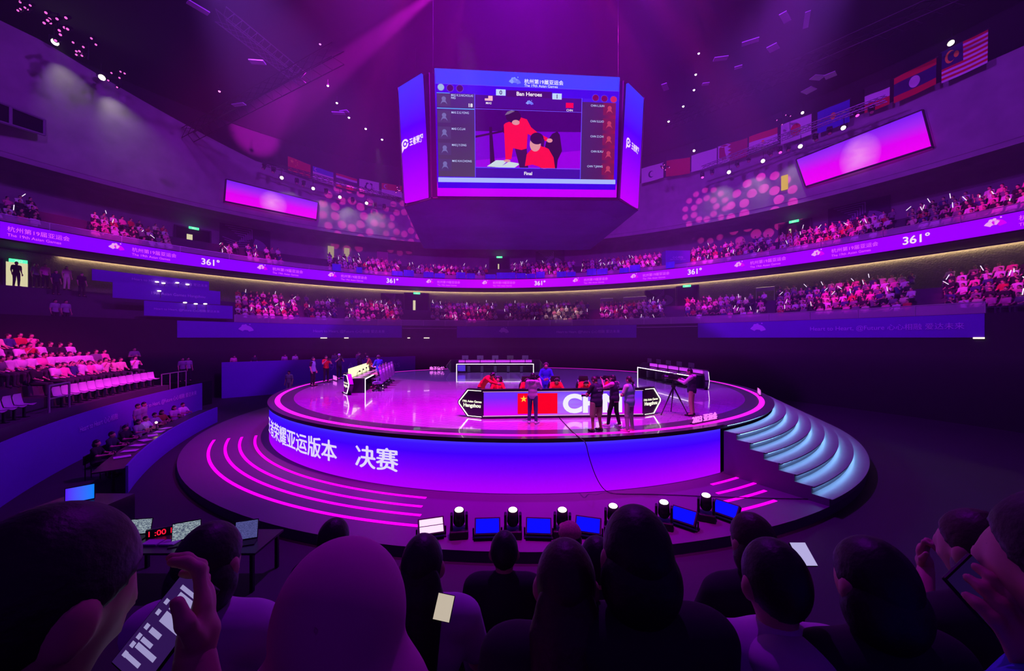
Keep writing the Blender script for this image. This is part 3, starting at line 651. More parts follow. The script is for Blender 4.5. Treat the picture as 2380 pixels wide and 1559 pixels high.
m_edge = mat('stage_edge_black', (24, 22, 28), 0.35)
# glossy stage floor with a faint tile pattern
m_gl = mat('stage_gloss_floor', (196, 186, 200), 0.09, 0, 0.0, 1, 0, 0.6)
nt = m_gl.node_tree; b = nt.nodes['Principled BSDF']; tc = nt.nodes.new('ShaderNodeTexCoord'); br = nt.nodes.new('ShaderNodeTexBrick'); mp = nt.nodes.new('ShaderNodeMapping')
mp.inputs['Rotation'].default_value = (0, 0, R(31)); nt.links.new(tc.outputs['Object'], mp.inputs[0]); nt.links.new(mp.outputs[0], br.inputs['Vector'])
br.inputs['Scale'].default_value = 0.9; br.inputs['Mortar Size'].default_value = 0.012; br.inputs['Color1'].default_value = (0.50, 0.40, 0.52, 1); br.inputs['Color2'].default_value = (0.45, 0.36, 0.47, 1); br.inputs['Mortar'].default_value = (0.34, 0.28, 0.36, 1)
nt.links.new(br.outputs[0], b.inputs['Base Color'])
nz = nt.nodes.new('ShaderNodeTexNoise'); nz.inputs['Scale'].default_value = 2.2; nz.inputs['Detail'].default_value = 3; mp2 = nt.nodes.new('ShaderNodeMapping'); mp2.inputs['Scale'].default_value = (1, 3, 1)
nt.links.new(tc.outputs['Object'], mp2.inputs[0]); nt.links.new(mp2.outputs[0], nz.inputs['Vector']); bp = nt.nodes.new('ShaderNodeBump'); bp.inputs['Strength'].default_value = 0.05; bp.inputs['Distance'].default_value = 0.1
nt.links.new(nz.outputs['Fac'], bp.inputs['Height']); nt.links.new(bp.outputs[0], b.inputs['Normal'])
stage = thing('round_stage', 'large round raised stage with glossy floor and curved LED front', 'stage')
mb = MB(); mb.add([pol(12.44, a, ST) for a in range(-180, 180, 3)], [tuple(range(120))]); mb.build('stage_floor', m_gl, stage)
mb = MB(); ring(mb, 12.44, 12.99, ST, n=128); ring(mb, 13.21, 13.49, ST, n=128); rsolid(mb, 13.48, 13.57, ST - .03, ST, 29.9, 104, 60); wallring(mb, 13.49, ST - .12, ST, n=128, mi=1); ring(mb, 13.49, 13.3, ST - .12, n=128, mi=1)
mb.build('rim', [m_rim, m_edge], stage)
pk = px_glow((255, 40, 250), 1.3)
mb = MB(); rsolid(mb, 12.99, 13.21, ST - .05, ST + .004, n=160); mb.build('edge_light_strip', glow('rim_strip', (255, 30, 246), 1.25), stage)
mb = MB(); wallring(mb, 13.36, BS, ST - .1, n=160); mb.build('side_wall', m_edge, stage)
led_m = screen_mat('stage_led', [(0, (178, 0, 255)), (0.12, (170, 0, 255)), (0.45, (118, 0, 255)), (0.75, (66, 0, 255)), (0.92, (64, 20, 255)), (1, (74, 50, 255))], 'Z')
mb = MB(); rsolid(mb, 13.37, 13.42, BS + .02, ST - .13, -80, 29.6, 110); led = mb.build('led_wall', led_m, stage)
mb = MB()
def ledfn(a0): return lambda u, v: pol(13.45, a0 + math.degrees(u / 13.45), BS + v)
a_ = -53.0
for ch in '王者荣耀亚运版本  决赛':
    if ch == ' ': a_ += 1.7; continue
    mb = MB(); [put_text(mb, ch, ledfn(a_), 0.74, o_, 0.52 + o2, 'c', 0.003, 0, 1.12) for o_, o2 in ((-.018, 0), (.018, 0), (0, .016))]; a_ += 3.5; mb.build('led_lettering', px_glow((226, 214, 255)), led)
# low round base with inlaid light arcs
base_ = thing('stage_platform', 'low round grey platform under the stage with pink light arcs', 'stage platform')
mb = MB(); mb.add([pol(16.4, a, BS) for a in range(-180, 180, 2)], [tuple(range(180))]); wallring(mb, 16.4, 0, BS, n=180); mb.build('platform', m_base, base_)
arcs = glow('arc_led', (255, 0, 238), 1.5)
for r_, aL, aR in ((13.95, -11.5, 24.6), (14.49, -11.0, 22.8), (14.97, -10.3, 21.0), (15.5, -9.6, 19.2)):
    mb = MB(); rsolid(mb, r_ - .05, r_ + .05, BS - .01, BS + .012, -61, aL, 70); mb.build('light_arc', arcs, base_)
    mb = MB(); rsolid(mb, r_ - .05, r_ + .05, BS - .01, BS + .012, aR, aR + 7.6, 14); mb.build('light_arc', arcs, base_)
# lit steps on the right
steps = thing('stage_steps', 'curved steps on the right of the stage with icy blue light strips', 'steps')
m_tread = mat('step_tread', (108, 104, 116), 0.5, 0, 0.1, 2.0)
NS = 8; dr = (16.4 - 13.5) / 7; dz = (ST - BS) / NS
ice = glow('step_led', (135, 190, 255), 19.0)
for k in range(7):
    z1 = ST - dz * (k + 1); r0, r1 = 13.5 + dr * k, 13.5 + dr * (k + 1)
    mb = MB(); rsolid(mb, r0, r1, BS + .001, z1, 29.9, 104, 60); ring(mb, r1 - .02, r1 + .07, z1 + .003, 29.9, 104, 60); wallring(mb, r1 + .07, z1 - .03, z1 + .003, 29.9, 104, 60); ring(mb, r1 + .07, r1, z1 - .03, 29.9, 104, 60)
    mb.build('step', m_tread, steps)
for k in range(8):
    z1 = ST - dz * k; r1 = 13.5 + dr * k
    mb = MB(); rsolid(mb, r1 + .01, r1 + .06, z1 - .037, z1 - .032, 30.4, 72, 50)
    if k < 7: mb.build('step_light', ice, steps)
# cable trailing over the stage and the base
def cable(name, label, pts, r=0.012, m=None):
    cu = bpy.data.curves.new(name, 'CURVE'); cu.dimensions = '3D'; cu.bevel_depth = r; cu.bevel_resolution = 2; sp = cu.splines.new('NURBS'); sp.points.add(len(pts) - 1); sp.use_endpoint_u = True; sp.order_u = 3
    for q, p in zip(sp.points, pts): q.co = (*p, 1)
    o = bpy.data.objects.new(name, cu); COL.objects.link(o); dg = bpy.context.evaluated_depsgraph_get(); me = bpy.data.meshes.new_from_object(o.evaluated_get(dg)); bpy.data.objects.remove(o)
    me.materials.append(m or m_edge); o = link(name, me); return tag(o, label, 'cable')
c0 = fl(1258, 915, 2.9); c1 = fl(1290, 960, 2.9); c2 = fl(1325, 1000, 2.9); c3 = fl(1352, 1022, 2.9)
up_ = Vector((0, 0, .015)); e1 = c3 + Vector((.03, -.35, -.1)); 
cable('power_cable', 'thin black cable hanging over the stage edge and down the LED wall', [c1 + up_, c2 + up_, c3 + up_, c3 + Vector((.06, -.3, .02)), at(1368, 1060, 11.02), at(1385, 1110, 10.96), fl(1405, 1141, 4.5) + Vector((0, 0, .0)), fl(1430, 1148, 4.51), fl(1520, 1148, 4.51), fl(1700, 1156, 4.51), fl(1900, 1160, 4.51)])
# little pink standing letters at the stage edge
for px, py, s_, lab, rz in ((1640, 981, '2023 亚运会', 'row of little pink letters standing on the right front stage edge', .55), (1765, 917, '杭州亚运', 'row of pink letters at the far right stage edge', 1.1), (1016, 861, '电子竞技', 'row of little pink letters on the back stage edge', -.2), (778, 884, '亚运会', 'row of little pink letters on the left stage edge behind the left desk', -.9)):
    p = fl(px, py, 2.9); p.z = ST; sc = .22 + .004 * p.y
    t_ = thing('edge_lettering', lab, 'letter sign', p, rz, None)
    mb = MB(); w_ = put_text(mb, s_, lambda u, v: Vector((u, 0, v)), sc, 0, .05, 'c', .03); f0 = len(mb.f)
    put_text(mb, s_, lambda u, v: Vector((u, .03, v)), sc, 0, .05, 'c', .03); mb.build('letters', px_glow((255, 120, 255), 1.2), t_)
    mb = MB(); mb.box((0, .02, .025), (w_ * 1.05, .12, .05)); mb.build('stand_bar', m_edge, t_)

# ------------------------------------------------------------------ the four game desks
m_desk = mat('desk_black', (26, 24, 32), 0.3, 0, 0, 1, 0, 0.3)
m_desk_top = mat('desk_top_dark', (40, 36, 46), 0.3)
strip_w = glow('desk_strip', (255, 236, 255), 2.6)
def hexp(w_, h): return [(0, 0), (w_ * .62, 0), (w_, h * .46), (w_, h * .54), (w_ * .62, h), (0, h)]
def desk(label, loc, rz, content, monitor=False, L=5.9, hh=1.05, strip=None, inner=True, end_text=True, boxes=5):
    """front faces local -y; players sit on the +y side"""
    t_ = thing('game_desk', label, 'desk', loc, rz, None); W = .95; strip = strip or strip_w
    mb = MB(); mb.box((0, .05, hh / 2), (L, .1, hh)); mb.box((0, .04, hh - .03), (L + .12, .2, .07)); mb.box((0, .02, .04), (L + .1, .16, .08)); mb.build('front_panel', m_desk, t_)
    mb = MB(); mb.box((0, .1 + W / 2, .74), (L, W, .05)); mb.build('table_top', m_desk_top, t_)
    mb = MB(); mb.box((0, -.012, hh * .5), (L - .06, .02, hh - .22)); f_ = mb.build('front_screen', screen_mat('desk_led', [(0, (232, 0, 255)), (.35, (186, 20, 255)), (.75, (120, 40, 255)), (1, (110, 50, 255))], 'Z', 'Generated', 1.0, ((.55, .4), (.3, .9), (170, 120, 255))), t_)
    if content: content(f_, L, hh)
    mb = MB(); mb.box((0, -.014, .09), (L, .03, .02)); mb.box((0, -.014, hh - .09), (L, .03, .012)); mb.build('edge_strip', px_glow((255, 190, 255), .9), t_)
    for s in (-1, 1):
        ang = s * R(24); M_ = Matrix.Rotation(-ang if s < 0 else -ang, 3, 'Z')
        Mx = Matrix.Rotation(R(90), 3, 'X')
        w_ = 1.05; poly = [(s * x, y) for x, y in hexp(w_, hh)]
        if s < 0: poly = poly[::-1]
        Mt = Matrix.Rotation(s * R(28), 3, 'Z') @ Mx
        mb = MB(); mb.prism(poly, -.2, 0.0, 0, Mt, (s * L / 2, .0, 0)); e_ = mb.build('end_panel', m_desk, t_)
        fnE = lambda u, v, o=.012, Mt=Mt, s=s: Mt @ Vector((u, v, o)) + Vector((s * L / 2, 0, 0))
        hp = hexp(w_, hh); ins = [(x * .94, .06 + y * (hh - .12) / hh) for x, y in hp]
        mb = MB()
        for a, b_ in zip(ins[1:], ins[2:5]): mb.tube(fnE(s * a[0], a[1]), fnE(s * b_[0], b_[1]), .016, n=6)
        for a, b_ in ((ins[0], ins[1]), (ins[4], ins[5])): mb.tube(fnE(s * a[0], a[1]), fnE(s * b_[0], b_[1]), .008, n=6)
        mb.build('end_light_strip', strip, e_)
        if end_text:
            mb = MB(); cx = s * w_ * .42
            put_text(mb, '19th Asian Games', lambda u, v: fnE(cx + u, v, .014), .11, 0, hh * .53, 'c', .03); put_text(mb, 'Hangzhou', lambda u, v: fnE(cx + u, v, .014), .18, 0, hh * .37, 'c', .035)
            mb.build('end_lettering', glow('desk_letters', (255, 255, 225), 1.3), e_)
    # players' side: light strips, raised lit ledge, legs
    mb = MB(); y1 = .1 + W
    mb.box((0, y1 + .015, .73), (L, .03, .045))
    for s in (-1, 1): mb.box((s * (L / 2 - .025), y1 + .015, .36), (.05, .03, .72))
    mb.build('inner_light_strip', strip_w, t_)
    mb = MB(); mb.box((0, .125, .93), (L - .1, .03, .22)); mb.build('lit_ledge', px_glow((214, 60, 255), 1.0), t_)
    for s in (-1, 1):
        mb = MB(); mb.box((s * (L / 2 - .03), .1 + W / 2, .36), (.06, W, .72)); mb.build('side_leg', m_desk, t_)
    return t_
def text_front(s, flag_=None):
    def go(f_, L, hh):
        mb = MB()
        if flag_:
            fx = -L / 2 + flag_; fw, fh = 1.45, .74
            mb2 = MB(); mb2.box((fx + fw / 2, -.026, hh * .5), (fw, .008, fh)); fo = mb2.build('flag_picture', px_glow((255, 0, 40)), f_)
            mb2 = MB(); mb2.add([(x, -.034, z) for x, z in star(fx + .22, hh * .5 + .17, .13)], [tuple(range(10))])
            for x, z in ((.44, .29), (.52, .2), (.52, .08), (.44, 0)): mb2.add([(a, -.034, c_) for a, c_ in star(fx + x, hh * .5 + z, .04)], [tuple(range(10))])
            mb2.build('flag_stars', px_glow((255, 214, 60)), f_)
            put_text(mb, s, lambda u, v: Vector((u, -.027, v)), .9, fx + fw + .2, hh * .5 - .32, 'l', .045, 0, 1.12)
            mb.build('country_lettering', px_glow((246, 240, 255)), f_)
    return go
fd = fl(1311, 970, 2.9); fd.z = ST; fd.y -= .0
FD_ = desk('front game desk with red flag picture and white letters on its LED face', fd, R(5) * .8, text_front('CHN', 1.25), end_text=True, strip=glow('desk_strip_front', (255, 250, 225), 4.0))
bd = fl(1150, 866.5, 2.9); bd.z = ST
BD = desk('back game desk seen from behind with five monitors on its lit ledge', Vector((bd.x, bd.y + 1.05, ST)), R(181.5), None, L=6.4)
ld0, ld1 = fl(826, 917, 2.9), fl(858, 880, 2.9)
LDp = Vector((-9.3, 22.9, ST)); RDp = Vector((10.75, 25.2, ST))
LD = desk('left game desk seen from its end, its glowing top strewn with papers', LDp, R(-80), None)
RD = desk('right game desk angled away with pink lit screens and monitors', RDp, R(98), None, L=6.4)
m_mon = mat('monitor_grey', (92, 92, 96), 0.5); m_scr_off = mat('monitor_front_dark', (28, 26, 34), .3)
def desk_pt(d_, x, y, z=.77): return Matrix.Rotation(d_.rotation_euler.z, 4, 'Z') @ Vector((x, y, z)) + d_.location
ORD = ('first', 'second', 'third', 'fourth', 'fifth')
def monitor(p, rz, label, group):
    t_ = thing('monitor', label, 'monitor', p, rz, group)
    mb = MB(); mb.rbox((0, 0, .48), (.54, .04, .34), .015); mb.build('screen_panel', m_mon, t_)
    mb = MB(); mb.box((0, -.03, .2), (.05, .03, .4)); mb.box((0, -.03, .01), (.24, .18, .02)); mb.build('stand', m_rig, t_)
for i in range(5):
    x = 2.52 - 1.26 * i
    monitor(desk_pt(BD, x, .5), R(1.5), 'grey monitor on the back desk, %s from the left' % ORD[i], 'monitors on the back desk')
    monitor(desk_pt(RD, -2.5 + 1.25 * i, .5), R(98 + 180), 'dark monitor on the right desk, %s from its far end' % ORD[4 - i], 'monitors on the right desk')
m_pc = mat('footrest_grey', (84, 82, 100), .6)
m_pcl = mat('side_table_blue', (120, 140, 210), .5)
for d_, nm in ((BD, 'back'), (RD, 'right')):
    for i in range(5):
        x = (2.2 - 1.1 * i) if nm == 'back' else (-2.4 + 1.2 * i)
        t_ = thing('computer_tower', 'grey computer tower under the %s desk, %s from the %s' % (nm, ORD[i] if nm == 'back' else ORD[4 - i], 'left' if nm == 'back' else 'far end'), 'computer', desk_pt(d_, x, .5, 0.0), d_.rotation_euler.z, 'computer towers under the %s desk' % nm)
        mb = MB(); mb.rbox((0, 0, .31), (.24, .45, .5), .02); mb.build('case', m_pc, t_)
        mb = MB()
        for sx in (-.09, .09):
            for sy in (-.18, .18): mb.tube((sx, sy, 0), (sx, sy, .07), .02, n=6)
        mb.build('foot', m_rig, t_)
tb = thing('white_board', 'pale blue panel standing at the left end of the back desk', 'panel', desk_pt(BD, 2.75, 1.25, 0), R(1))
mb = MB(); mb.box((0, 0, .42), (.62, .04, .5)); mb.build('panel', m_pcl, tb)
mb = MB(); mb.box((-.25, 0, .1), (.04, .3, .2)); mb.box((.25, 0, .1), (.04, .3, .2)); mb.build('foot', m_rig, tb)
# chairs
m_chair = mat('gaming_chair_black', (38, 36, 44), .5); m_chair_m = mat('gaming_chair_mark', (225, 225, 235), .5); m_chair_l = mat('gaming_chair_mauve', (120, 100, 150), .6)
def gaming_chair(p, rz, label, group, m=None):
    t_ = thing('gaming_chair', label, 'chair', p, rz, group); m = m or m_chair
    mb = MB(); mb.rbox((0, 0, .46), (.52, .52, .12), .04); mb.build('seat', m, t_)
    M_ = Matrix.Rotation(R(-10), 3, 'X') @ Matrix.Rotation(R(90), 3, 'X')
    poly = [(-.24, 0), (.24, 0), (.3, .28), (.3, .46), (.22, .62), (.17, .84), (-.17, .84), (-.22, .62), (-.3, .46), (-.3, .28)]
    mb = MB(); mb.prism(poly, -.05, .05, 0, M_, (0, -.26, .5)); b_ = mb.build('backrest', m, t_)
    mb = MB()
    for s in (-1, 1): mb.prism([(s * .21 + x, y) for x, y in ((-.02, .5), (.02, .5), (.02, .66), (-.02, .66))], -.056, .056, 0, M_, (0, -.26, .5))
    mb.build('white_mark', m_chair_m, b_)
    for s in (-1, 1):
        mb = MB(); mb.tube((s * .28, -.05, .46), (s * .3, -.02, .66), .022, n=6); mb.rbox((s * .3, .02, .68), (.08, .28, .04), .015); mb.build('armrest', m, t_)
    mb = MB(); mb.tube((0, 0, .08), (0, 0, .42), .035, n=8)
    for i in range(5): a = 2 * PI * i / 5; mb.tube((0, 0, .12), (.3 * cos(a), .3 * sin(a), .07), .025, .018, 6)
    mb.build('base', m_rig, t_)
    for i in range(5):
        a = 2 * PI * i / 5; mb = MB(); mb.tube((.3 * cos(a) - .02 * sin(a), .3 * sin(a) + .02 * cos(a), .035), (.3 * cos(a) + .02 * sin(a), .3 * sin(a) - .02 * cos(a), .035), .035, n=8); mb.build('caster', m_rig, t_)
    return t_
def desk_seat(d_, x, y, z=0): return desk_pt(d_, x, y, z)
SEATX = [-2.26, -1.02, .2, 1.42, 2.6]
SEATX = [-2.36, -1.18, 0.02, 1.2, 2.3]
for i, x in enumerate(SEATX):
    gaming_chair(desk_seat(FD_, x, 1.75), FD_.rotation_euler.z + PI, 'black gaming chair at the front desk, %s from the left' % ORD[i], 'gaming chairs at the front desk')
for i in range(5):
    gaming_chair(desk_seat(LD, -2.3 + 1.15 * i, 1.6), LD.rotation_euler.z + PI, 'mauve gaming chair at the left desk, %s from its near end' % ORD[4 - i], 'gaming chairs at the left desk', m_chair_l)
# left desk: lit inner screens and papers
mb = MB(); mb.box((0, .22, 1.02), (5.7, .05, .5)); o = mb.build('lit_ledge', glow('warm_desk_panel', (240, 238, 180), 1.5), LD)
for i in range(4):
    t_ = thing('arm_microphone', 'dark microphone on the left desk, %s from its near end' % ORD[i], 'microphone', desk_pt(LD, 2.2 - 1.25 * i, .5), i * .3, 'microphones on the left desk')
    mb = MB(); mb.tube((0, 0, 0), (0, 0, .02), .08, n=10); mb.path([(0, 0, .02), (0, .02, .24), (.05, .18, .3)], .012); mb.build('arm', m_rig, t_)
    mb = MB(); mb.sphere((.06, .21, .3), (.05, .07, .05), 10, 6); mb.build('capsule', m_rig, t_)
for i in range(5):
    mb = MB(); mb.box((0, 0, .004), (.5, .34, .008)); o = mb.build('paper_sheet', mat('paper_cream', (250, 246, 215), .7), None, False, desk_pt(LD, 2.4 - 1.15 * i, .62)); o.rotation_euler.z = R(90); tag(o, 'cream paper sheet on the left desk, %s from its near end' % ORD[i], 'paper', 'papers on the left desk')

# ------------------------------------------------------------------ people: smooth blended bodies
def _n(v): v = np.array(v, float); return v / (np.linalg.norm(v) + 1e-9)
def cone(a, b, r0, r1=None): return ('c', np.array(a, float), np.array(b, float), r0, r0 if r1 is None else r1)
def ell(c, r, M=None): return ('e', np.array(c, float), np.array(r, float), M)
def sdf_eval(X, prims, k):
    d = None
    for p in prims:
        if p[0] == 'c':
            a, b, r0, r1 = p[1:]; ba = b - a; L2 = ba @ ba + 1e-9
            pa = X - a.astype(np.float32); h = np.clip(pa @ ba.astype(np.float32) / L2, 0, 1)
            q = np.linalg.norm(pa - h[:, None] * ba.astype(np.float32), axis=1) - (r0 + (r1 - r0) * h)
        else:
            c, r, M = p[1:]; y = X - c.astype(np.float32)
            if M is not None: y = y @ M.T.astype(np.float32)
            k0 = np.linalg.norm(y / r.astype(np.float32), axis=1); k1 = np.linalg.norm(y / (r * r).astype(np.float32), axis=1) + 1e-6
            q = k0 * (k0 - 1) / k1
        if d is None: d = q
        else:
            h = np.clip(.5 + .5 * (d - q) / k, 0, 1); d = d * (1 - h) + q * h - k * h * (1 - h)
    return d
def nets(prims, vox, k=0.03, clips=(), carve=()):
    """naive surface nets of a smooth union; clips = [(point, normal)] keep the side the normal points away from"""
    lo = np.min([np.minimum(p[1] - (max(p[3], p[4]) if p[0] == 'c' else p[2].max()), (p[2] - max(p[3], p[4])) if p[0] == 'c' else p[1] - p[2].max()) for p in prims], axis=0) - 2.5 * vox
    hi = np.max([np.maximum(p[1] + (max(p[3], p[4]) if p[0] == 'c' else p[2].max()), (p[2] + max(p[3], p[4])) if p[0] == 'c' else p[1] + p[2].max()) for p in prims], axis=0) + 2.5 * vox
    n = np.ceil((hi - lo) / vox).astype(int) + 1
    g = np.stack(np.meshgrid(*[np.arange(m) for m in n], indexing='ij'), -1).reshape(-1, 3)
    X = (lo + g * vox).astype(np.float32)
    d = sdf_eval(X, prims, k)
    for pt, nm in clips: d = np.maximum(d, (X - np.array(pt, np.float32)) @ np.array(_n(nm), np.float32))
    if carve: d = np.maximum(d, -sdf_eval(X, carve, 0.01))
    S = d.reshape(n); neg = S < 0
    c = [neg[i:n[0] - 1 + i, j:n[1] - 1 + j, l:n[2] - 1 + l] for i in (0, 1) for j in (0, 1) for l in (0, 1)]
    cnt = sum(x.astype(int) for x in c); act = (cnt > 0) & (cnt < 8)
    idx = -np.ones(act.shape, int); A = np.argwhere(act); idx[act] = np.arange(len(A))
    acc = np.zeros((len(A), 3)); w_ = np.zeros(len(A))
    off = [(i, j, l) for i in (0, 1) for j in (0, 1) for l in (0, 1)]
    for a in range(8):
        for b in range(a + 1, 8):
            da = np.array(off[a]); db = np.array(off[b])
            if np.abs(da - db).sum() != 1: continue
            sa = S[tuple((A + da).T)]; sb_ = S[tuple((A + db).T)]; m = (sa < 0) != (sb_ < 0)
            t = np.where(m, sa / np.where(np.abs(sa - sb_) < 1e-9, 1, sa - sb_), 0)
            acc[m] += (da + t[m, None] * (db - da)); w_[m] += 1
    V = lo + (A + acc / np.maximum(w_, 1)[:, None]) * vox
    Fq = []
    for ax in range(3):
        s0 = [slice(None)] * 3; s1 = [slice(None)] * 3; s0[ax] = slice(0, -1); s1[ax] = slice(1, None)
        ch = neg[tuple(s0)] != neg[tuple(s1)]; E_ = np.argwhere(ch); b1, b2 = [i for i in range(3) if i != ax]
        ok = (E_[:, b1] > 0) & (E_[:, b2] > 0) & (E_[:, b1] < n[b1] - 1) & (E_[:, b2] < n[b2] - 1); E_ = E_[ok]
        if not len(E_): continue
        def cell(o1, o2): q = E_.copy(); q[:, b1] -= o1; q[:, b2] -= o2; return idx[tuple(q.T)]
        Q = np.stack([cell(1, 1), cell(0, 1), cell(0, 0), cell(1, 0)], 1)
        fl_ = neg[tuple(E_.T)] != (ax == 1)
        Q[~fl_] = Q[~fl_][:, ::-1]; Fq.append(Q)
    return V, np.concatenate(Fq) if Fq else np.zeros((0, 4), int)
def sd_mesh(name, parts, mats, parent=None, smooth=True, mi=None):
    """parts = [(V, F)]"""
    Vs = []; Fs = []; ms = []; b = 0
    for i, (v, f) in enumerate(parts):
        Vs.append(v); Fs.append(f + b); b += len(v); ms += [mi[i] if mi else 0] * len(f)
    me = bpy.data.meshes.new(name); V = np.concatenate(Vs); Fa = np.concatenate(Fs)
    me.from_pydata(V.tolist(), [], Fa.tolist())
    for m in (mats if isinstance(mats, (list, tuple)) else [mats]): me.materials.append(m)
    me.polygons.foreach_set('material_index', ms); me.polygons.foreach_set('use_smooth', [smooth] * len(Fa)); me.update()
    return link(name, me, parent)

def V3(*a): return np.array(a, float)
def stand(s=1.0, **kw):
    J = dict(pel=V3(0, 0, .95), wst=V3(0, 0, 1.10), chest=V3(0, .0, 1.28), neck=V3(0, -.01, 1.46), head=V3(0, .02, 1.60), look=V3(0, 1, -.05),
             sl=V3(-.175, 0, 1.40), sr=V3(.175, 0, 1.40), el=V3(-.23, -.02, 1.13), er=V3(.23, -.02, 1.13), wl=V3(-.24, .06, .89), wr=V3(.24, .06, .89),
             hl=V3(-.09, 0, .90), hr=V3(.09, 0, .90), kl=V3(-.105, .02, .49), kr=V3(.105, .02, .49), al=V3(-.12, -.02, .09), ar=V3(.12, -.02, .09), tl=V3(-.15, .13, .035), tr=V3(.15, .13, .035), s=s)
    for k, v in kw.items(): J[k] = V3(*v) if hasattr(v, '__len__') else v
    return J
def sit(s=1.0, **kw):
    J = stand(s)
    dz = V3(0, 0, -.40)
    for k in ('pel', 'wst', 'chest', 'neck', 'head', 'sl', 'sr', 'hl', 'hr'): J[k] = J[k] + dz
    J.update(el=V3(-.23, .08, .76), er=V3(.23, .08, .76), wl=V3(-.15, .32, .66), wr=V3(.15, .32, .66), hl=V3(-.09, 0, .52), hr=V3(.09, 0, .52),
             kl=V3(-.12, .42, .50), kr=V3(.12, .42, .50), al=V3(-.12, .40, .09), ar=V3(.12, .40, .09), tl=V3(-.13, .54, .035), tr=V3(.13, .54, .035))
    for k, v in kw.items(): J[k] = V3(*v) if hasattr(v, '__len__') else v
    return J
def scale_pose(J):
    s = J['s']; return {k: (v * s if (k != 'look' and hasattr(v, '__len__')) else v) for k, v in J.items()}
def hand_prims(w_, fdir, pn, side, s=1.0, curl=.5, spread=1.0):
    """palm, four unequal bent fingers and a thumb leaving the side of the palm. fdir = finger direction, pn = palm normal (inside)"""
    f = _n(fdir); pn = _n(np.array(pn, float) - f * (np.array(pn, float) @ f)); x = np.cross(f, pn) * side
    P = [ell(w_ + f * .05 * s, V3(.042, .05, .017) * s, np.array([x, f, pn]))]
    P.append(cone(w_ - f * .01 * s, w_ + f * .03 * s, .024 * s, .028 * s))
    for i, L_ in enumerate((.072, .080, .074, .058)):
        o = (-.030 + .020 * i) * s; b = w_ + f * (.092 - .004 * abs(i - 1.2)) * s - x * o
        dv = _n(f - x * o * 3.5 * spread / s * .5)
        c1 = _n(dv * cos(curl * .8) + pn * sin(curl * .8)); c2 = _n(dv * cos(curl * 1.9) + pn * sin(curl * 1.9)); c3 = _n(dv * cos(curl * 2.7) + pn * sin(curl * 2.7))
        m1 = b + c1 * L_ * .45 * s; m2 = m1 + c2 * L_ * .32 * s; m3 = m2 + c3 * L_ * .25 * s
        P += [cone(b - f * .02 * s, m1, .0095 * s, .0088 * s), cone(m1, m2, .0088 * s, .008 * s), cone(m2, m3, .008 * s, .007 * s)]
    tb_ = w_ + f * .022 * s + x * .028 * s; t1 = tb_ + (_n(f * .6 + x * .8 + pn * .35)) * .042 * s; t2 = t1 + _n(f * .9 + x * .25 + pn * (.2 + curl * .5)) * .032 * s
    P += [cone(tb_, t1, .0135 * s, .0115 * s), cone(t1, t2, .0112 * s, .009 * s)]
    return P
def head_frame(J):
    f = _n(J['look']); r_ = _n(np.cross(f, V3(0, 0, 1))); u = np.cross(r_, f); return f, r_, u
SKIN = mat('skin_warm', (205, 160, 135), .55); SKIN_D = mat('skin_tan', (170, 120, 95), .55)
HAIR = mat('hair_black', (24, 20, 22), .5, 0, .4, 45, .9); HAIR_B = mat('hair_brown', (60, 36, 34), .5, 0, .4, 45, .9)
EYE = mat('eye_dark', (20, 16, 18), .2)
def cloth(name, rgb): return mat('cloth_' + name, rgb, .85, 0, .12, 7)
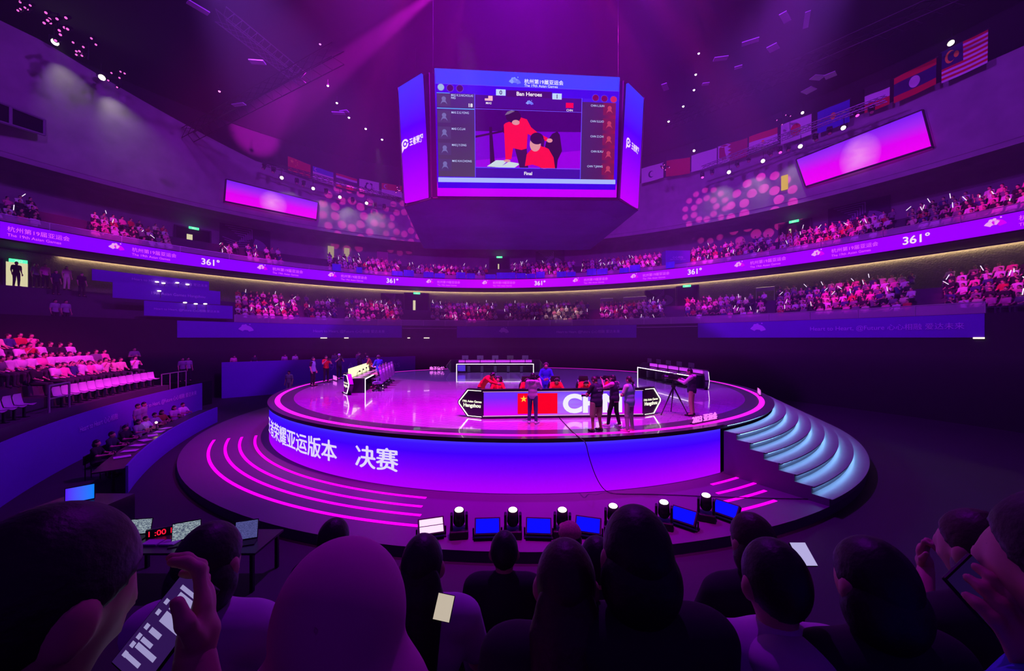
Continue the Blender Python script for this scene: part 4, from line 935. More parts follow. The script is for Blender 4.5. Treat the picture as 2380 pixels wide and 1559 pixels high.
def person(label, loc, rz, J, top=None, bottom=None, shoes=None, hair='short', hair_m=None, skin=None, vox=.017, group=None, top_len='short', bot_len='long', hem=None, vest=None, cap=None, headset=False, face=True,
           hl=None, hr=None, extra=None, fat=1.0, hood=None, hv=.0065):
    """hl / hr = (finger dir, palm normal, curl) in the person's own axes"""
    J = scale_pose(J); s = J['s']; skin = skin or SKIN; hair_m = hair_m or HAIR
    t_ = thing('person', label, 'person', loc, rz, group)
    f, r_, u = head_frame(J); hc = J['head']; Mh = np.array([r_, f, u])
    up = _n(J['neck'] - J['pel']); rt = _n(J['sr'] - J['sl']); fw = _n(np.cross(up, rt)); Mb = np.array([rt, fw, up])
    hd = [ell(hc, V3(.073, .092, .105) * s, Mh), cone(hc + f * .03 * s - u * .03 * s, hc + f * .045 * s - u * .08 * s, .05 * s, .034 * s)]
    if face: hd += [cone(hc + f * .088 * s + u * .012 * s, hc + f * .106 * s - u * .022 * s, .009 * s, .013 * s), ell(hc + f * .088 * s - u * .055 * s, V3(.022, .012, .008) * s, Mh)]
    for q in (-1, 1): hd.append(ell(hc + r_ * q * .081 * s - u * .016 * s - f * .008 * s, V3(.013, .021, .032) * s, Mh))
    neck = [cone(J['neck'] - up * .03 * s, hc - u * .06 * s, .052 * s, .047 * s)]
    def torso(o): return [ell(J['pel'], V3(.155 * fat, .11 * fat, .13) * s + o, Mb), cone(J['pel'], J['wst'], .112 * s * fat + o, .108 * s * fat + o), ell(J['wst'], V3(.138 * fat, .10 * fat, .12) * s + o, Mb), ell(J['chest'], V3(.158, .11, .18) * s + o, Mb), cone(J['sl'] + rt * .05 * s, J['sr'] - rt * .05 * s, .066 * s + o), ]
    def arm(a, o, full=True, part=1.0):
        S_, E_, W_ = J['s' + a], J['e' + a], J['w' + a]
        P = [cone(S_, S_ + (E_ - S_) * part, .054 * s + o, (.054 + (.04 - .054) * part) * s + o)]
        if full: P.append(cone(E_, W_, .04 * s + o, .027 * s + o * .8))
        return P
    def leg(a, o, full=True, part=1.0):
        A_, B_, C_ = J['h' + a], J['k' + a], J['a' + a]
        P = [cone(A_, A_ + (B_ - A_) * part, .08 * s * fat + o, (.08 * fat + (.056 - .08 * fat) * part) * s + o)]
        if full: P += [cone(B_, C_, .055 * s + o, .038 * s + o)]
        return P
    body = hd + neck + torso(0) + arm('l', 0) + arm('r', 0) + leg('l', 0) + leg('r', 0)
    for a in 'lr': body.append(cone(J['a' + a], J['t' + a] + V3(0, 0, .01), .038 * s, .03 * s))
    parts = [nets(body, vox, .03 * s)]
    for a, hh, sd in (('l', hl, -1), ('r', hr, 1)):
        W_ = J['w' + a]; E_ = J['e' + a]
        hh = hh or (_n(W_ - E_), (-sd * .8, .3, 0), .45)
        parts.append(nets(hand_prims(W_, hh[0], hh[1], sd, s, hh[2]), hv * s, .008 * s))
    sd_mesh('body', parts, skin, t_)
    if face:
        for q in (-1, 1):
            mb = MB(); mb.sphere(hc + f * .073 * s + r_ * q * .03 * s + u * .014 * s, .0088 * s, 8, 6); mb.build('eye', EYE, t_, True)
    # clothes
    if bottom is not None:
        o = .013
        P = [ell(J['pel'], V3(.155 * fat, .11 * fat, .12) * s + o, Mb)] + (leg('l', o) + leg('r', o) if bot_len == 'long' else leg('l', o + .02, False, .92) + leg('r', o + .02, False, .92))
        sd_mesh('shorts' if bot_len != 'long' else 'trousers', [nets(P, vox, .025 * s, [(J['pel'] + up * .10 * s, up)])], bottom, t_)
    if shoes is not None:
        for a in 'lr':
            T_ = J['t' + a]; A_ = J['a' + a]; d_ = _n(V3(*(T_ - A_)[:2], 0)); 
            sd_mesh('shoe', [nets([cone(V3(A_[0], A_[1], A_[2] - .045 * s) - d_ * .03 * s, T_ + d_ * .05 * s, .047 * s, .036 * s), cone(A_ - V3(0, 0, .03), A_ + V3(0, 0, .0), .047 * s)], min(vox, .014), .02 * s, [((0, 0, .004 if A_[2] < .2 else -9), (0, 0, -1))] if A_[2] < .2 else [])], shoes, t_)
    hz = hem if hem is not None else -.06
    if top is not None:
        o = .018
        P = torso(o)[:] + [cone(J['neck'] - up * .05 * s, J['neck'] + up * .0 * s, .062 * s, .058 * s)]
        if hz < -.1: P.append(cone(J['pel'], J['pel'] + up * hz * s, .14 * s * fat, .15 * s * fat))
        for a in 'lr': P += arm(a, .016, top_len == 'long', 1.0 if top_len == 'long' else .72) if top_len != 'none' else []
        cl = [(J['pel'] + up * hz * s, -up)]
        sd_mesh('top', [nets(P, vox, .03 * s, cl)], top, t_)
    if vest is not None:
        P = torso(.034); P = P[:-1] + [cone(J['sl'] + rt * .06 * s, J['sr'] - rt * .06 * s, .085 * s)]
        if hz < -.05: P.append(cone(J['pel'], J['pel'] + up * hz * s, .15 * s * fat, .155 * s * fat))
        vv = sd_mesh('vest', [nets(P, vox, .03 * s, [(J['pel'] + up * (hz + .03) * s, -up)])], vest, t_)
        def bk(u_, v_): return Vector(J['chest'] + rt * u_ - fw * .165 * s + up * v_)
        if extra == 'press':
            mb = MB()
            put_text(mb, 'PHOTO', lambda a, b: bk(-a, b) if False else bk(a, b), .075, 0, .06, 'c', .03); put_text(mb, 'MEDIA', bk, .05, 0, -.01, 'c', .03)
            mb.build('vest_lettering', mat('print_pale', (205, 205, 225), .7), vv)
    if hood is not None:
        sd_mesh('hood', [nets([ell(J['neck'] - fw * .06 * s - up * .02 * s, V3(.12, .085, .06) * s, Mb)], vox, .02)], hood, t_)
    # hair
    if hair != 'none':
        P = [ell(hc + u * .012 * s - f * .006 * s, V3(.084, .101, .112) * s, Mh)]
        cl = [(hc + f * .055 * s + u * .03 * s, f * .8 - u * .9), (hc - u * .03 * s, f * .7 - u)]
        if hair == 'short': sd_mesh('hair', [nets(P, vox * .8, .02, cl)], hair_m, t_)
        else:
            v1 = nets(P, vox * .8, .02, [cl[0]])
            if hair == 'long':
                Q = [ell(hc - f * .06 * s - u * .07 * s, V3(.088, .055, .13) * s, Mh), cone(hc - f * .075 * s - u * .1 * s, J['chest'] - fw * .15 * s + up * .02 * s, .075 * s, .055 * s), cone(hc - f * .07 * s - u * .1 * s + r_ * .05 * s, J['chest'] - fw * .14 * s + rt * .05 * s - up * .06 * s, .05 * s, .03 * s), cone(hc - f * .07 * s - u * .1 * s - r_ * .05 * s, J['chest'] - fw * .14 * s - rt * .05 * s - up * .06 * s, .05 * s, .03 * s)]
            elif hair == 'bob': Q = [ell(hc - f * .03 * s - u * .05 * s, V3(.098, .085, .105) * s, Mh)]
            elif hair == 'ponytail': Q = [cone(hc - f * .1 * s + u * .02 * s, hc - f * .15 * s - u * .06 * s, .026 * s, .03 * s), cone(hc - f * .15 * s - u * .06 * s, hc - f * .13 * s - u * .24 * s, .03 * s, .012 * s)]
            else: Q = [ell(hc - f * .085 * s + u * .085 * s, V3(.045, .045, .045) * s, Mh)]
            sd_mesh('hair', [v1, nets(Q, vox * .8, .02)], hair_m, t_)
    if cap is not None:
        P = [ell(hc + u * .03 * s - f * .004 * s, V3(.092, .108, .105) * s, Mh)]
        c_ = sd_mesh('cap', [nets(P, vox * .8, .01, [(hc + u * .035 * s, -u)]), nets([ell(hc + f * .12 * s + u * .045 * s, V3(.075, .085, .01) * s, Mh)], vox * .5, .01)], cap, t_)
    if headset:
        mb = MB(); pts = [Vector(hc + r_ * .098 * s * cos(a) + u * (.02 + .108 * sin(a)) * s) for a in np.linspace(0, PI, 12)]
        mb.path(pts, .012 * s, 6); hs = mb.build('headphones', mat('headset_grey', (150, 148, 150), .4), t_)
        for q in (-1, 1):
            mb = MB(); mb.sphere(hc + r_ * q * .092 * s, V3(.022, .04, .045) * s, 10, 8); mb.build('ear_cup', m_rig, hs, True)
        mb = MB(); mb.path([Vector(hc + r_ * .092 * s), Vector(hc + r_ * .08 * s + f * .08 * s - u * .07 * s), Vector(hc + r_ * .02 * s + f * .12 * s - u * .07 * s)], .006 * s); mb.build('boom_microphone', m_rig, hs)
    return t_

def in_frame(o, p):
    """a point in the person's own axes, in the scene"""
    return Matrix.Rotation(o.rotation_euler.z, 4, 'Z') @ Vector(p) + o.location
m_cam = mat('camera_black', (26, 25, 28), .35)
def photo_camera(label, p, rz, tilt=0.0, lens=.16, s=1.0):
    t_ = thing('photo_camera', label, 'camera', p, rz)
    mb = MB(); mb.rbox((0, 0, 0), (.145 * s, .07 * s, .10 * s), .012); mb.rbox((0, 0, .065 * s), (.06 * s, .06 * s, .05 * s), .012); mb.build('camera_body', m_cam, t_)
    mb = MB(); mb.tube((0, .03 * s, 0), (0, (.03 + lens * .6) * s, 0), .038 * s, .042 * s, 14); mb.tube((0, (.03 + lens * .6) * s, 0), (0, (.03 + lens) * s, 0), .05 * s, .052 * s, 14); mb.build('lens', m_cam, t_)
    t_.rotation_euler = (tilt, 0, rz); return t_
def yaw_to(p, q): 
    """rotation that turns local +y from p towards q"""
    return math.atan2(-(q[0] - p[0]), q[1] - p[1])
RED = cloth('red', (226, 20, 30)); NAVY = cloth('navy', (36, 34, 60)); BLK = cloth('black', (30, 28, 34)); WHT = cloth('white', (225, 222, 228)); MAUV = cloth('mauve', (190, 160, 190)); DENIM = cloth('denim', (70, 74, 110)); BLUE_ = cloth('royal_blue', (40, 70, 210)); GRY = cloth('grey', (160, 158, 168)); KHK = cloth('khaki', (190, 165, 140)); VST = cloth('vest_navy', (48, 44, 74)); BRN = cloth('brown', (150, 95, 50)); PNK = cloth('pink', (235, 120, 190)); LBL = cloth('pale_blue', (140, 165, 210)); WSH = mat('shoe_white', (220, 215, 225), .6); BSH = mat('shoe_black', (28, 26, 30), .5)
def onst(px, py): p = fl(px, py, 2.9); p.z = ST; return p
# --- front desk players (they face the camera, seated behind the desk)
fz = FD_.rotation_euler.z + PI
SP = [0, 1, 2, 3, 4]
def seat_p(i, dy=0): return desk_pt(FD_, SEATX[i], 1.75 + dy, .03)
desk_hands = dict(wl=(-.18, .40, .80), wr=(.18, .40, .80), el=(-.26, .12, .80), er=(.26, .12, .80))
low = dict(head=(0, .13, 1.13), neck=(0, .07, 1.01), look=(0, 1, -.55), chest=(0, .05, .86))
for i, (px, d_) in enumerate(((0, 'seated player in red with shaggy hair beside the standing red player'), (1, 'seated player in red hidden behind the person in mauve hoodie'), (2, 'seated player in red looking down, head centred over the letter C'), (3, 'seated player in red bent low behind the photographer in shorts'), (4, 'seated player in red at the right end of the front desk'))):
    kw = dict(desk_hands)
    if i: kw.update(low)
    if i == 3: kw.update(head=(0, .22, 1.04), neck=(0, .14, .97), look=(0, .8, -.8))
    person(d_, seat_p(i, -.08), fz, sit(1.0, **kw), RED, BLK, BSH, 'short', top_len='long', headset=True, group='players in red at the front desk', hl=((0.2, 1, -.1), (0, 0, -1), .4), hr=((-.2, 1, -.1), (0, 0, -1), .4))
c_ = thing('person', 'red sweatered player standing and leaning over the left end of the front desk', 'person'); bpy.data.objects.remove(c_)
p_ = desk_pt(FD_, -3.02, 1.42, 0)
person('red sweatered player standing and leaning over the left end of the front desk', p_, fz + .95, stand(1.02, wst=(0, .10, 1.10), chest=(0, .26, 1.24), neck=(0, .42, 1.35), head=(0, .52, 1.42), look=(0, .7, -.75), sl=(-.18, .36, 1.31), sr=(.18, .36, 1.31), el=(-.26, .52, 1.09), er=(.2, .60, 1.18), wl=(-.22, .62, .86), wr=(.12, .82, 1.12)), RED, BLK, BSH, 'short', top_len='long', headset=True, hl=((0, .6, -.6), (0, -.2, -1), .3))
# referee in blue suit behind the desk
p_ = onst(1257, 926); p_ = Vector((p_.x + .1, 16.6, ST))
person('person in blue suit and white shirt with headset standing behind the front desk', p_, yaw_to(p_, (0, 0)), stand(1.06, el=(-.27, .06, 1.14), er=(.27, .06, 1.14), wl=(-.09, .26, 1.06), wr=(.09, .26, 1.03)), BLUE_, BLUE_, BSH, 'short', HAIR_B, top_len='long', headset=True, hem=-.12, hl=((.7, .6, .1), (.2, -.6, .3), .8), hr=((-.7, .6, .1), (-.2, -.6, .3), .8))
# person in mauve hoodie filming, back to us
p_ = onst(1238, 984); tgt = (2.0, 17.0); y_ = yaw_to(p_, tgt)
hood_p = person('person in mauve hoodie and jeans filming the desk, seen from behind', p_, y_, stand(1.0, el=(-.26, .16, 1.20), er=(.24, .20, 1.2), wl=(-.13, .34, 1.40), wr=(.17, .36, 1.44)), MAUV, DENIM, WSH, 'bob', top_len='long', hood=MAUV, hem=-.10, hl=((.5, .5, .6), (.6, .4, 0), .7), hr=((-.4, .5, .6), (-.5, .5, 0), .7), vox=.014)
photo_camera('black camcorder held up by the person in mauve hoodie', in_frame(hood_p, (.04, .43, 1.5)), y_, 0, .16, 1.2)
# three photographers
p_ = onst(1386, 1003); y_ = yaw_to(p_, (0.9, 15))
ph1 = person('photographer in dark press vest and khaki shorts, head bowed, seen from behind', p_, y_, stand(1.0, head=(0, .09, 1.585), look=(-.2, .8, -.6), el=(-.29, .06, 1.16), er=(.27, .06, 1.16), wl=(-.16, .27, 1.09), wr=(.05, .3, 1.06), kl=(-.13, .02, .49), kr=(.13, .02, .49), al=(-.15, -.02, .09), ar=(.17, -.02, .09)), BLK, KHK, BSH, 'short', HAIR_B, vest=VST, bot_len='shorts', hem=-.16, extra='press', fat=1.16, skin=SKIN_D, hl=((.8, .5, .1), (0, -.5, .5), .9), hr=((-.8, .4, .1), (0, -.5, .5), .9), vox=.014)
photo_camera('dark camera carried at the waist by the photographer in shorts', in_frame(ph1, (-.06, .38, 1.08)), y_ + .9, 0, .14)
p_ = onst(1428, 992); y_ = yaw_to(p_, (-1.5, 17.2))
ph2 = person('photographer in pink tee and dark vest aiming a long lens to the left', p_, y_, stand(1.0, head=(0, .06, 1.58), look=(0, 1, 0), el=(-.24, .24, 1.28), er=(.26, .18, 1.24), wl=(-.06, .42, 1.50), wr=(.09, .30, 1.50), kl=(-.1, .12, .5), al=(-.12, .16, .09), tl=(-.14, .3, .035), kr=(.1, -.02, .49), ar=(.12, -.12, .09), tr=(.15, .02, .035)), PNK, BLK, WSH, 'bob', vest=VST, hem=-.13, extra='press', hl=((.3, .6, .5), (.3, 0, .9), .8), hr=((-.4, .5, .6), (-.4, .5, 0), .8), vox=.014)
photo_camera('long lens camera raised by the photographer in pink tee', in_frame(ph2, (.0, .36, 1.56)), y_, 0, .30, 1.05)
p_ = onst(1463, 1003); y_ = yaw_to(p_, (1.5, 17))
person('person with ponytail and pale blue vest standing at the stage edge', p_, y_ + .25, stand(1.0, er=(.25, .04, 1.14), wr=(.1, .24, 1.08), el=(-.25, .06, 1.14), wl=(-.08, .25, 1.08)), WHT, MAUV, mat('shoe_pink', (250, 110, 200), .6), 'ponytail', HAIR_B, vest=LBL, hem=-.15, hl=((.8, .5, .1), (0, -.6, .3), .8), hr=((-.8, .5, .1), (0, -.6, .3), .8), vox=.014)
# video operator with tripod
p_ = onst(1608, 966); y_ = yaw_to(p_, (3, 17))
vo = person('camera operator in white sleeves and dark vest working a tripod camera', p_, y_ , stand(1.03, el=(-.24, .20, 1.2), er=(.26, .14, 1.16), wl=(-.10, .48, 1.28), wr=(.08, .36, 1.30), head=(0, .07, 1.59)), WHT, KHK, BSH, 'short', vest=VST, top_len='long', hem=-.14, hood=WHT, hl=((.1, 1, .2), (.5, 0, -.5), .6), hr=((-.3, 1, .1), (-.5, 0, -.5), .7), vox=.014)
tp = in_frame(vo, (-.12, .62, 0))
t_ = thing('tripod', 'black video tripod standing beside the camera operator in vest', 'tripod', (tp.x, tp.y, ST), y_)
mb = MB(); mb.tube((0, 0, .95), (0, 0, 1.28), .035, n=8); mb.tube((0, 0, 1.02), (0, 0, 1.1), .08, n=10); mb.build('centre_column', m_rig, t_)
for i in range(3):
    a = 2 * PI * i / 3 + .4; e = Vector((.55 * cos(a), .55 * sin(a), 0.01)); mb = MB(); m_ = Vector((0, 0, 1.05)).lerp(e, .5)
    mb.tube((0, 0, 1.05), m_, .03, .028, 8); mb.tube(m_, e, .018, .016, 8); mb.sphere(e + Vector((0, 0, .015)), .025, 8, 6); mb.build('leg', m_rig, t_)
mb = MB(); mb.tube((0, 0, 1.28), (.15, -.5, 1.18), .012, n=6); mb.build('pan_handle', m_rig, t_)
t_ = thing('video_camera', 'black video camera mounted on the tripod', 'camera', (tp.x, tp.y, ST + 1.3), y_)
mb = MB(); mb.rbox((0, 0, .10), (.13, .34, .16), .02); mb.build('camera_body', m_cam, t_)
mb = MB(); mb.tube((0, .17, .1), (0, .34, .1), .06, .065, 14); mb.rbox((0, .37, .1), (.17, .1, .13), .01); mb.build('lens', m_cam, t_)
mb = MB(); mb.path([(0, -.1, .18), (0, -.1, .26), (0, .14, .26), (0, .14, .18)], .014); mb.build('handle', m_cam, t_)
mb = MB(); mb.rbox((-.09, .02, .2), (.03, .12, .08), .01); mb.build('viewfinder', m_cam, t_)
# --- left side
p_ = onst(880, 896); y_ = yaw_to(p_, (-9.5, 26))
lb = person('person in bright blue jacket, pale trousers and headset standing at the left desk', p_, y_ + .35, stand(1.07, el=(-.25, .1, 1.14), er=(.25, .06, 1.14), wl=(-.14, .34, 1.12), wr=(.12, .3, 1.06)), BLUE_, GRY, BSH, 'short', top_len='long', headset=True, hem=-.13, hl=((.3, 1, .1), (.5, 0, .6), .6), hr=((-.3, 1, .1), (-.5, 0, .6), .6))
mb = MB(); mb.box((0, 0, 0), (.22, .3, .012)); o = mb.build('paper_sheet', mat('paper_cream', (250, 246, 215)), None, False, in_frame(lb, (-.06, .48, 1.14))); o.rotation_euler = (.3, 0, y_ + .35); tag(o, 'white paper held by the person in bright blue jacket', 'paper')
p_ = onst(862, 888); person('person in brown jacket and cap leaning at the far end of the left desk', p_, yaw_to(p_, (-9.5, 25)), stand(1.04, chest=(0, .08, 1.27), neck=(0, .12, 1.43), head=(0, .18, 1.55), look=(0, .8, -.6), sl=(-.18, .1, 1.38), sr=(.18, .1, 1.38), el=(-.27, .2, 1.16), er=(.27, .2, 1.16), wl=(-.1, .4, 1.1), wr=(.1, .4, 1.1)), BRN, BLK, BSH, 'short', top_len='long', headset=True)
for i, (k, lab) in enumerate(((3, 'seated player in dark jersey at the left desk, nearest the blue jacket'), (2, 'seated player in dark jersey at the left desk, in the middle chair'), (1, 'seated player in dark jersey near the near end of the left desk'))):
    person(lab, desk_pt(LD, -2.3 + 1.15 * (3 - i), 1.55, .03), LD.rotation_euler.z + PI, sit(1.0, **desk_hands), NAVY, BLK, BSH, 'short', headset=True, group='players in dark jerseys at the left desk', vox=.02, hl=((0.2, 1, -.1), (0, 0, -1), .4), hr=((-.2, 1, -.1), (0, 0, -1), .4))
# around the left rim: photographers
for px, py, lab, kw in ((727, 897, 'person with pale blue vest standing on the left stage rim, turned away', dict(top=BLK, bottom=BLK, shoes=BSH, hair='bob', vest=LBL, hem=-.13)),
                        (758, 889, 'photographer in red and dark top raising a camera on the left stage rim', dict(top=RED, bottom=BLK, shoes=BSH, hair='short', vest=None)),
                        (788, 880, 'photographer in navy with white cap behind the left desk', dict(top=NAVY, bottom=BLK, shoes=BSH, hair='short', cap=cloth('cap_white', (230, 230, 230)))),
                        (836, 872, 'camera operator in dark clothes behind the left desk', dict(top=NAVY, bottom=BLK, shoes=BSH, hair='short', top_len='long'))):
    p_ = onst(px, py); hold = px != 727; y_ = yaw_to(p_, (2, 12)) if hold else yaw_to(p_, (4, 22))
    J = stand(1.03, el=(-.26, .14, 1.2), er=(.26, .14, 1.2), wl=(-.1, .3, 1.4), wr=(.1, .3, 1.4)) if hold else stand(1.02)
    o = person(lab, p_, y_, J, group=None, vox=.02, **({k: v for k, v in kw.items() if v is not None}), **(dict(hl=((.4, .5, .6), (.5, .5, 0), .8), hr=((-.4, .5, .6), (-.5, .5, 0), .8)) if hold else {}))
    if hold: photo_camera('camera raised by the ' + {758: 'photographer in red on the left stage rim', 788: 'photographer in white cap behind the left desk', 836: 'dark camera operator behind the left desk'}[px], in_frame(o, (0, .36, 1.5)), y_, 0, .2, 1.2 if px < 830 else 1.8)
GRC = cloth('grey_camo', (140, 138, 150))
p_ = fl(672, 912, 4.78 - .1); p_ = Vector((-15.0, 26.2, 0)); 
z_ = 25.2; p_ = at(672, 868, z_); person('person in grey and white clothes standing below the left edge of the stage', Vector((p_.x, z_, .9)), PI, stand(1.0), GRC, GRY, WSH, 'short', vox=.02)
pl = thing('standing_platform', 'low dark platform under the person in grey beside the stage', 'platform', Vector((p_.x, z_, 0))); mb = MB(); mb.box((0, 0, .45), (1.2, .8, .9)); mb.build('deck', m_edge, pl)

# ------------------------------------------------------------------ spectators: small one-mesh figures
SH = [('white', (214, 205, 214)), ('grey', (120, 112, 124)), ('black', (34, 32, 38)), ('pink', (226, 120, 170)), ('red', (190, 40, 60)), ('dark blue', (50, 54, 110)), ('cream', (226, 205, 180))]
SHM = [mat('shirt_' + n_.replace(' ', '_'), c_, .85) for n_, c_ in SH]
TRS = mat('crowd_trousers', (48, 46, 58), .85)
def spectator_geo(pose, vox):
    """seated figure facing +y with its hips at the seat; faces tagged skin 0, shirt 1, hair 2, trousers 3"""
    J = scale_pose(sit(1.0, **pose)); hc = J['head']
    P = [(0, ell(hc, V3(.078, .095, .11))), (0, cone(J['neck'], hc, .05)), (2, ell(hc + V3(0, -.018, .03), V3(.088, .1, .10))), (1, ell(J['chest'], V3(.175, .12, .19))), (1, ell(J['wst'], V3(.15, .12, .16))), (1, cone(J['sl'], J['sr'], .075)), (3, ell(J['pel'], V3(.17, .15, .12)))]
    for a in 'lr':
        P += [(1, cone(J['s' + a], J['e' + a], .062, .05)), (0, cone(J['e' + a], J['w' + a], .042, .03)), (0, ell(J['w' + a], V3(.045, .05, .035))), (3, cone(J['h' + a], J['k' + a], .085, .062)), (3, cone(J['k' + a], J['a' + a], .06, .045)), (3, cone(J['a' + a], J['t' + a], .045, .04))]
    V, Fa = nets([p for _, p in P], vox, .025)
    C_ = V[Fa].mean(1).astype(np.float32); D_ = np.stack([sdf_eval(C_, [p], .01) for _, p in P], 1)
    lab = np.array([q for q, _ in P])[D_.argmin(1)]
    return V, Fa, lab
POSES = [dict(), dict(look=(.3, 1, 0), wl=(-.06, .36, .64), wr=(.06, .36, .64)), dict(wl=(-.12, .18, 1.02), wr=(.12, .20, 1.04), el=(-.25, .12, .82), er=(.25, .12, .82)), dict(chest=(0, .07, .87), neck=(0, .1, 1.03), head=(0, .14, 1.16)), dict(wr=(.22, .16, 1.32), er=(.27, .06, 1.08), sr=(.18, 0, 1.03)), dict(chest=(-.03, -.03, .88), neck=(-.03, -.04, 1.06), head=(-.04, -.02, 1.2))]
GEO = [spectator_geo(p, .045) for p in POSES]; GEOF = [spectator_geo(p, .075) for p in POSES]
_spm = {}
def spec_mesh(pi, si, hi=0):
    k = (pi, si, hi)
    if k not in _spm:
        V, Fa, lab = GEO[pi]; me = bpy.data.meshes.new('spectator'); me.from_pydata(V.tolist(), [], Fa.tolist())
        for m in (SKIN, SHM[si], (HAIR, HAIR_B)[hi], TRS): me.materials.append(m)
        me.polygons.foreach_set('material_index', lab.astype(int)); me.polygons.foreach_set('use_smooth', [True] * len(Fa)); me.update(); _spm[k] = me
    return _spm[k]
ORDS = 'first second third fourth fifth sixth seventh eighth ninth tenth eleventh twelfth thirteenth fourteenth fifteenth sixteenth seventeenth eighteenth nineteenth twentieth'.split()
def ordn(i): 
    if i < 20: return ORDS[i]
    tens = {2: 'twenty', 3: 'thirty', 4: 'forty', 5: 'fifty', 6: 'sixty', 7: 'seventy'}[(i + 1) // 10]; r_ = (i + 1) % 10
    return tens + '-' + ORDS[r_ - 1] if r_ else tens[:-1] + 'ieth'
CROWD = []      # (pos, yaw, pose, shirt, section, row, seat, landmark)
STICKS = []
rng = random.Random(11)
def add_row(sec, lm, row, t0, t1, d, h, fill=.97, step=.53, seatn=0, dark=0.0):
    e = (bowl((t0 + t1) / 2 + 1e-3, d, 0) - bowl((t0 + t1) / 2, d, 0)).length / 1e-3; n = int((t1 - t0) * e / step); k = seatn
    for i in range(n):
        t = t0 + (i + .5) * step / e
        if rng.random() > fill: continue
        p = bowl(t, d, h); q = bowl(t, d - 1, h)
        si = rng.choices(range(7), (26, 16, 26, 10, 6, 8, 10))[0]
        yw = yaw_to(p, (SX + rng.uniform(-3, 3), SY - 2))
        CROWD.append((p, yw, rng.choices(range(6), (25, 20, 18, 15, 8, 14))[0], si, sec, row, k, lm)); k += 1
        if rng.random() < .15:
            STICKS.append((p + Vector((rng.uniform(-.25, .25), 0, 1.05 + rng.uniform(-.05, .35))) + (q - p) * .35, sec))
def section(sec, lm, pxa, pxb, rows, lower=True, fill=.93, skip=()):
    for r_, (d, h) in enumerate(rows):
        if r_ in skip: continue
        add_row(sec, lm, r_, bt(pxa, d), bt(pxb, d), d, h, fill)
LR = [(-2.1, .7), (-1.25, 1.15), (-.4, 1.6), (.45, 2.05), (1.3, 2.5), (2.15, 2.95), (3.0, 3.4)]
UR = [(.75, 6.6), (1.65, 7.1), (2.55, 7.6), (3.45, 8.1), (4.3, 8.6)]
section('lower tier block left of the first doorway', 'its left end', 545, 700, LR[1:])
section('lower tier block left of the first doorway', 'its left end', 705, 790, LR[1:], fill=.6)
section('lower tier block beside the first doorway', 'its left end', 800, 938, LR[1:])
section('lower tier block right of the first doorway', 'its left end', 1000, 1158, LR[1:])
section('pale lit lower tier block under the scoreboard', 'its left end', 1172, 1372, LR[1:])
section('lower tier block left of the second doorway', 'its left end', 1394, 1550, LR[1:6])
section('lower tier block right of the second doorway', 'its left end', 1592, 1788, LR[1:6])
section('big lower tier block on the right', 'its left end', 1806, 2140, LR[1:])
section('lower tier block at the right edge', 'its left end', 2196, 2460, LR[1:])
section('left balcony block above the fan emblem', 'its left end', 208, 404, UR, fill=.9)
section('balcony corner at the left edge', 'its left end', -60, 110, UR, fill=.7)
section('balcony block below the maze mural on the left', 'its left end', 508, 660, UR[:4], fill=.6)
section('balcony block under the left gobo rings', 'its left end', 760, 935, UR)
section('balcony block under the scoreboard', 'its left end', 945, 1140, UR[:4], fill=.85)
section('balcony block under the scoreboard mural', 'its left end', 1186, 1340, UR, fill=.9)
section('balcony block left of the purple box', 'its left end', 1352, 1545, UR)
section('balcony block right of the purple box', 'its left end', 1606, 1806, UR)
section('balcony block beneath the right maze mural', 'its left end', 1812, 2085, UR)
section('balcony block at the right edge', 'its left end', 2110, 2460, UR, fill=.85)
# left floor-level stand with white seats, straight rows on a gentle arc
FA_, FB_ = Vector((-18.9, 24.8, 0)), Vector((-12.6, 9.0, 0))
def lstand(s, off, z=0.0):
    """s metres along the front line from its far end, off = outward"""
    c = Vector((-8.2, 0, 0)); p0 = Vector((-20.4, 25.0, 0)); p1 = Vector((-18.4, 16.2, 0)); p2 = Vector((-14.0, 10.2, 0)); u = s / 17.5
    p = p0 * (1 - u) ** 2 + p1 * 2 * u * (1 - u) + p2 * u * u; dv = (p0 * (-2 * (1 - u)) + p1 * (2 - 4 * u) + p2 * 2 * u).normalized()
    nrm = Vector((dv.y, -dv.x, 0)); nrm = nrm if nrm.x < 0 else -nrm
    return p + nrm * off + Vector((0, 0, z)), nrm
ZF = 2.0       # floor level of the stand's front row
NR = 9
mbx = MB()
for r_ in range(NR):
    z = ZF + .42 * r_; n = 40; s1 = 2.2 + .9 * max(0, r_ - 1)
    P = []
    for i in range(n + 1):
        s = s1 + (20.5 - s1) * i / n
        a, nn = lstand(s, .5 + .85 * r_); b, _ = lstand(s, .5 + .85 * (r_ + 1)); P += [a + Vector((0, 0, z - .42 if r_ else 0)), a + Vector((0, 0, z)), b + Vector((0, 0, z)), b + Vector((0, 0, 0))]
    f = []
    for i in range(n):
        for j in range(3): f.append((4 * i + j, 4 * i + j + 1, 4 * i + j + 5, 4 * i + j + 4))
    f += [(0, 1, 2, 3), (4 * n + 3, 4 * n + 2, 4 * n + 1, 4 * n)]
    mbx.add(P, f)
o = mbx.build('spectator_stand', m_step); tag(o, 'dark stepped spectator stand with white seats left of the stage', 'stand')
LSP = []
for r_ in range(1, NR):
    s1 = 2.8 + .9 * max(0, r_ - 1); s = s1; k = 0
    while s < 16.6:
        if not (10.2 < s < 11.3) and rng.random() < (.93 if s < 10.5 else .6):
            p, nn = lstand(s, .95 + .85 * r_, ZF + .42 * r_)
            si = rng.choices(range(7), (34, 10, 20, 14, 6, 6, 10))[0]
            CROWD.append((p, yaw_to(p, (SX, SY - 4)) + rng.uniform(-.15, .15), rng.randrange(6), si, 'left stand with white seats', r_, k, 'its far end')); k += 1
        s += .58
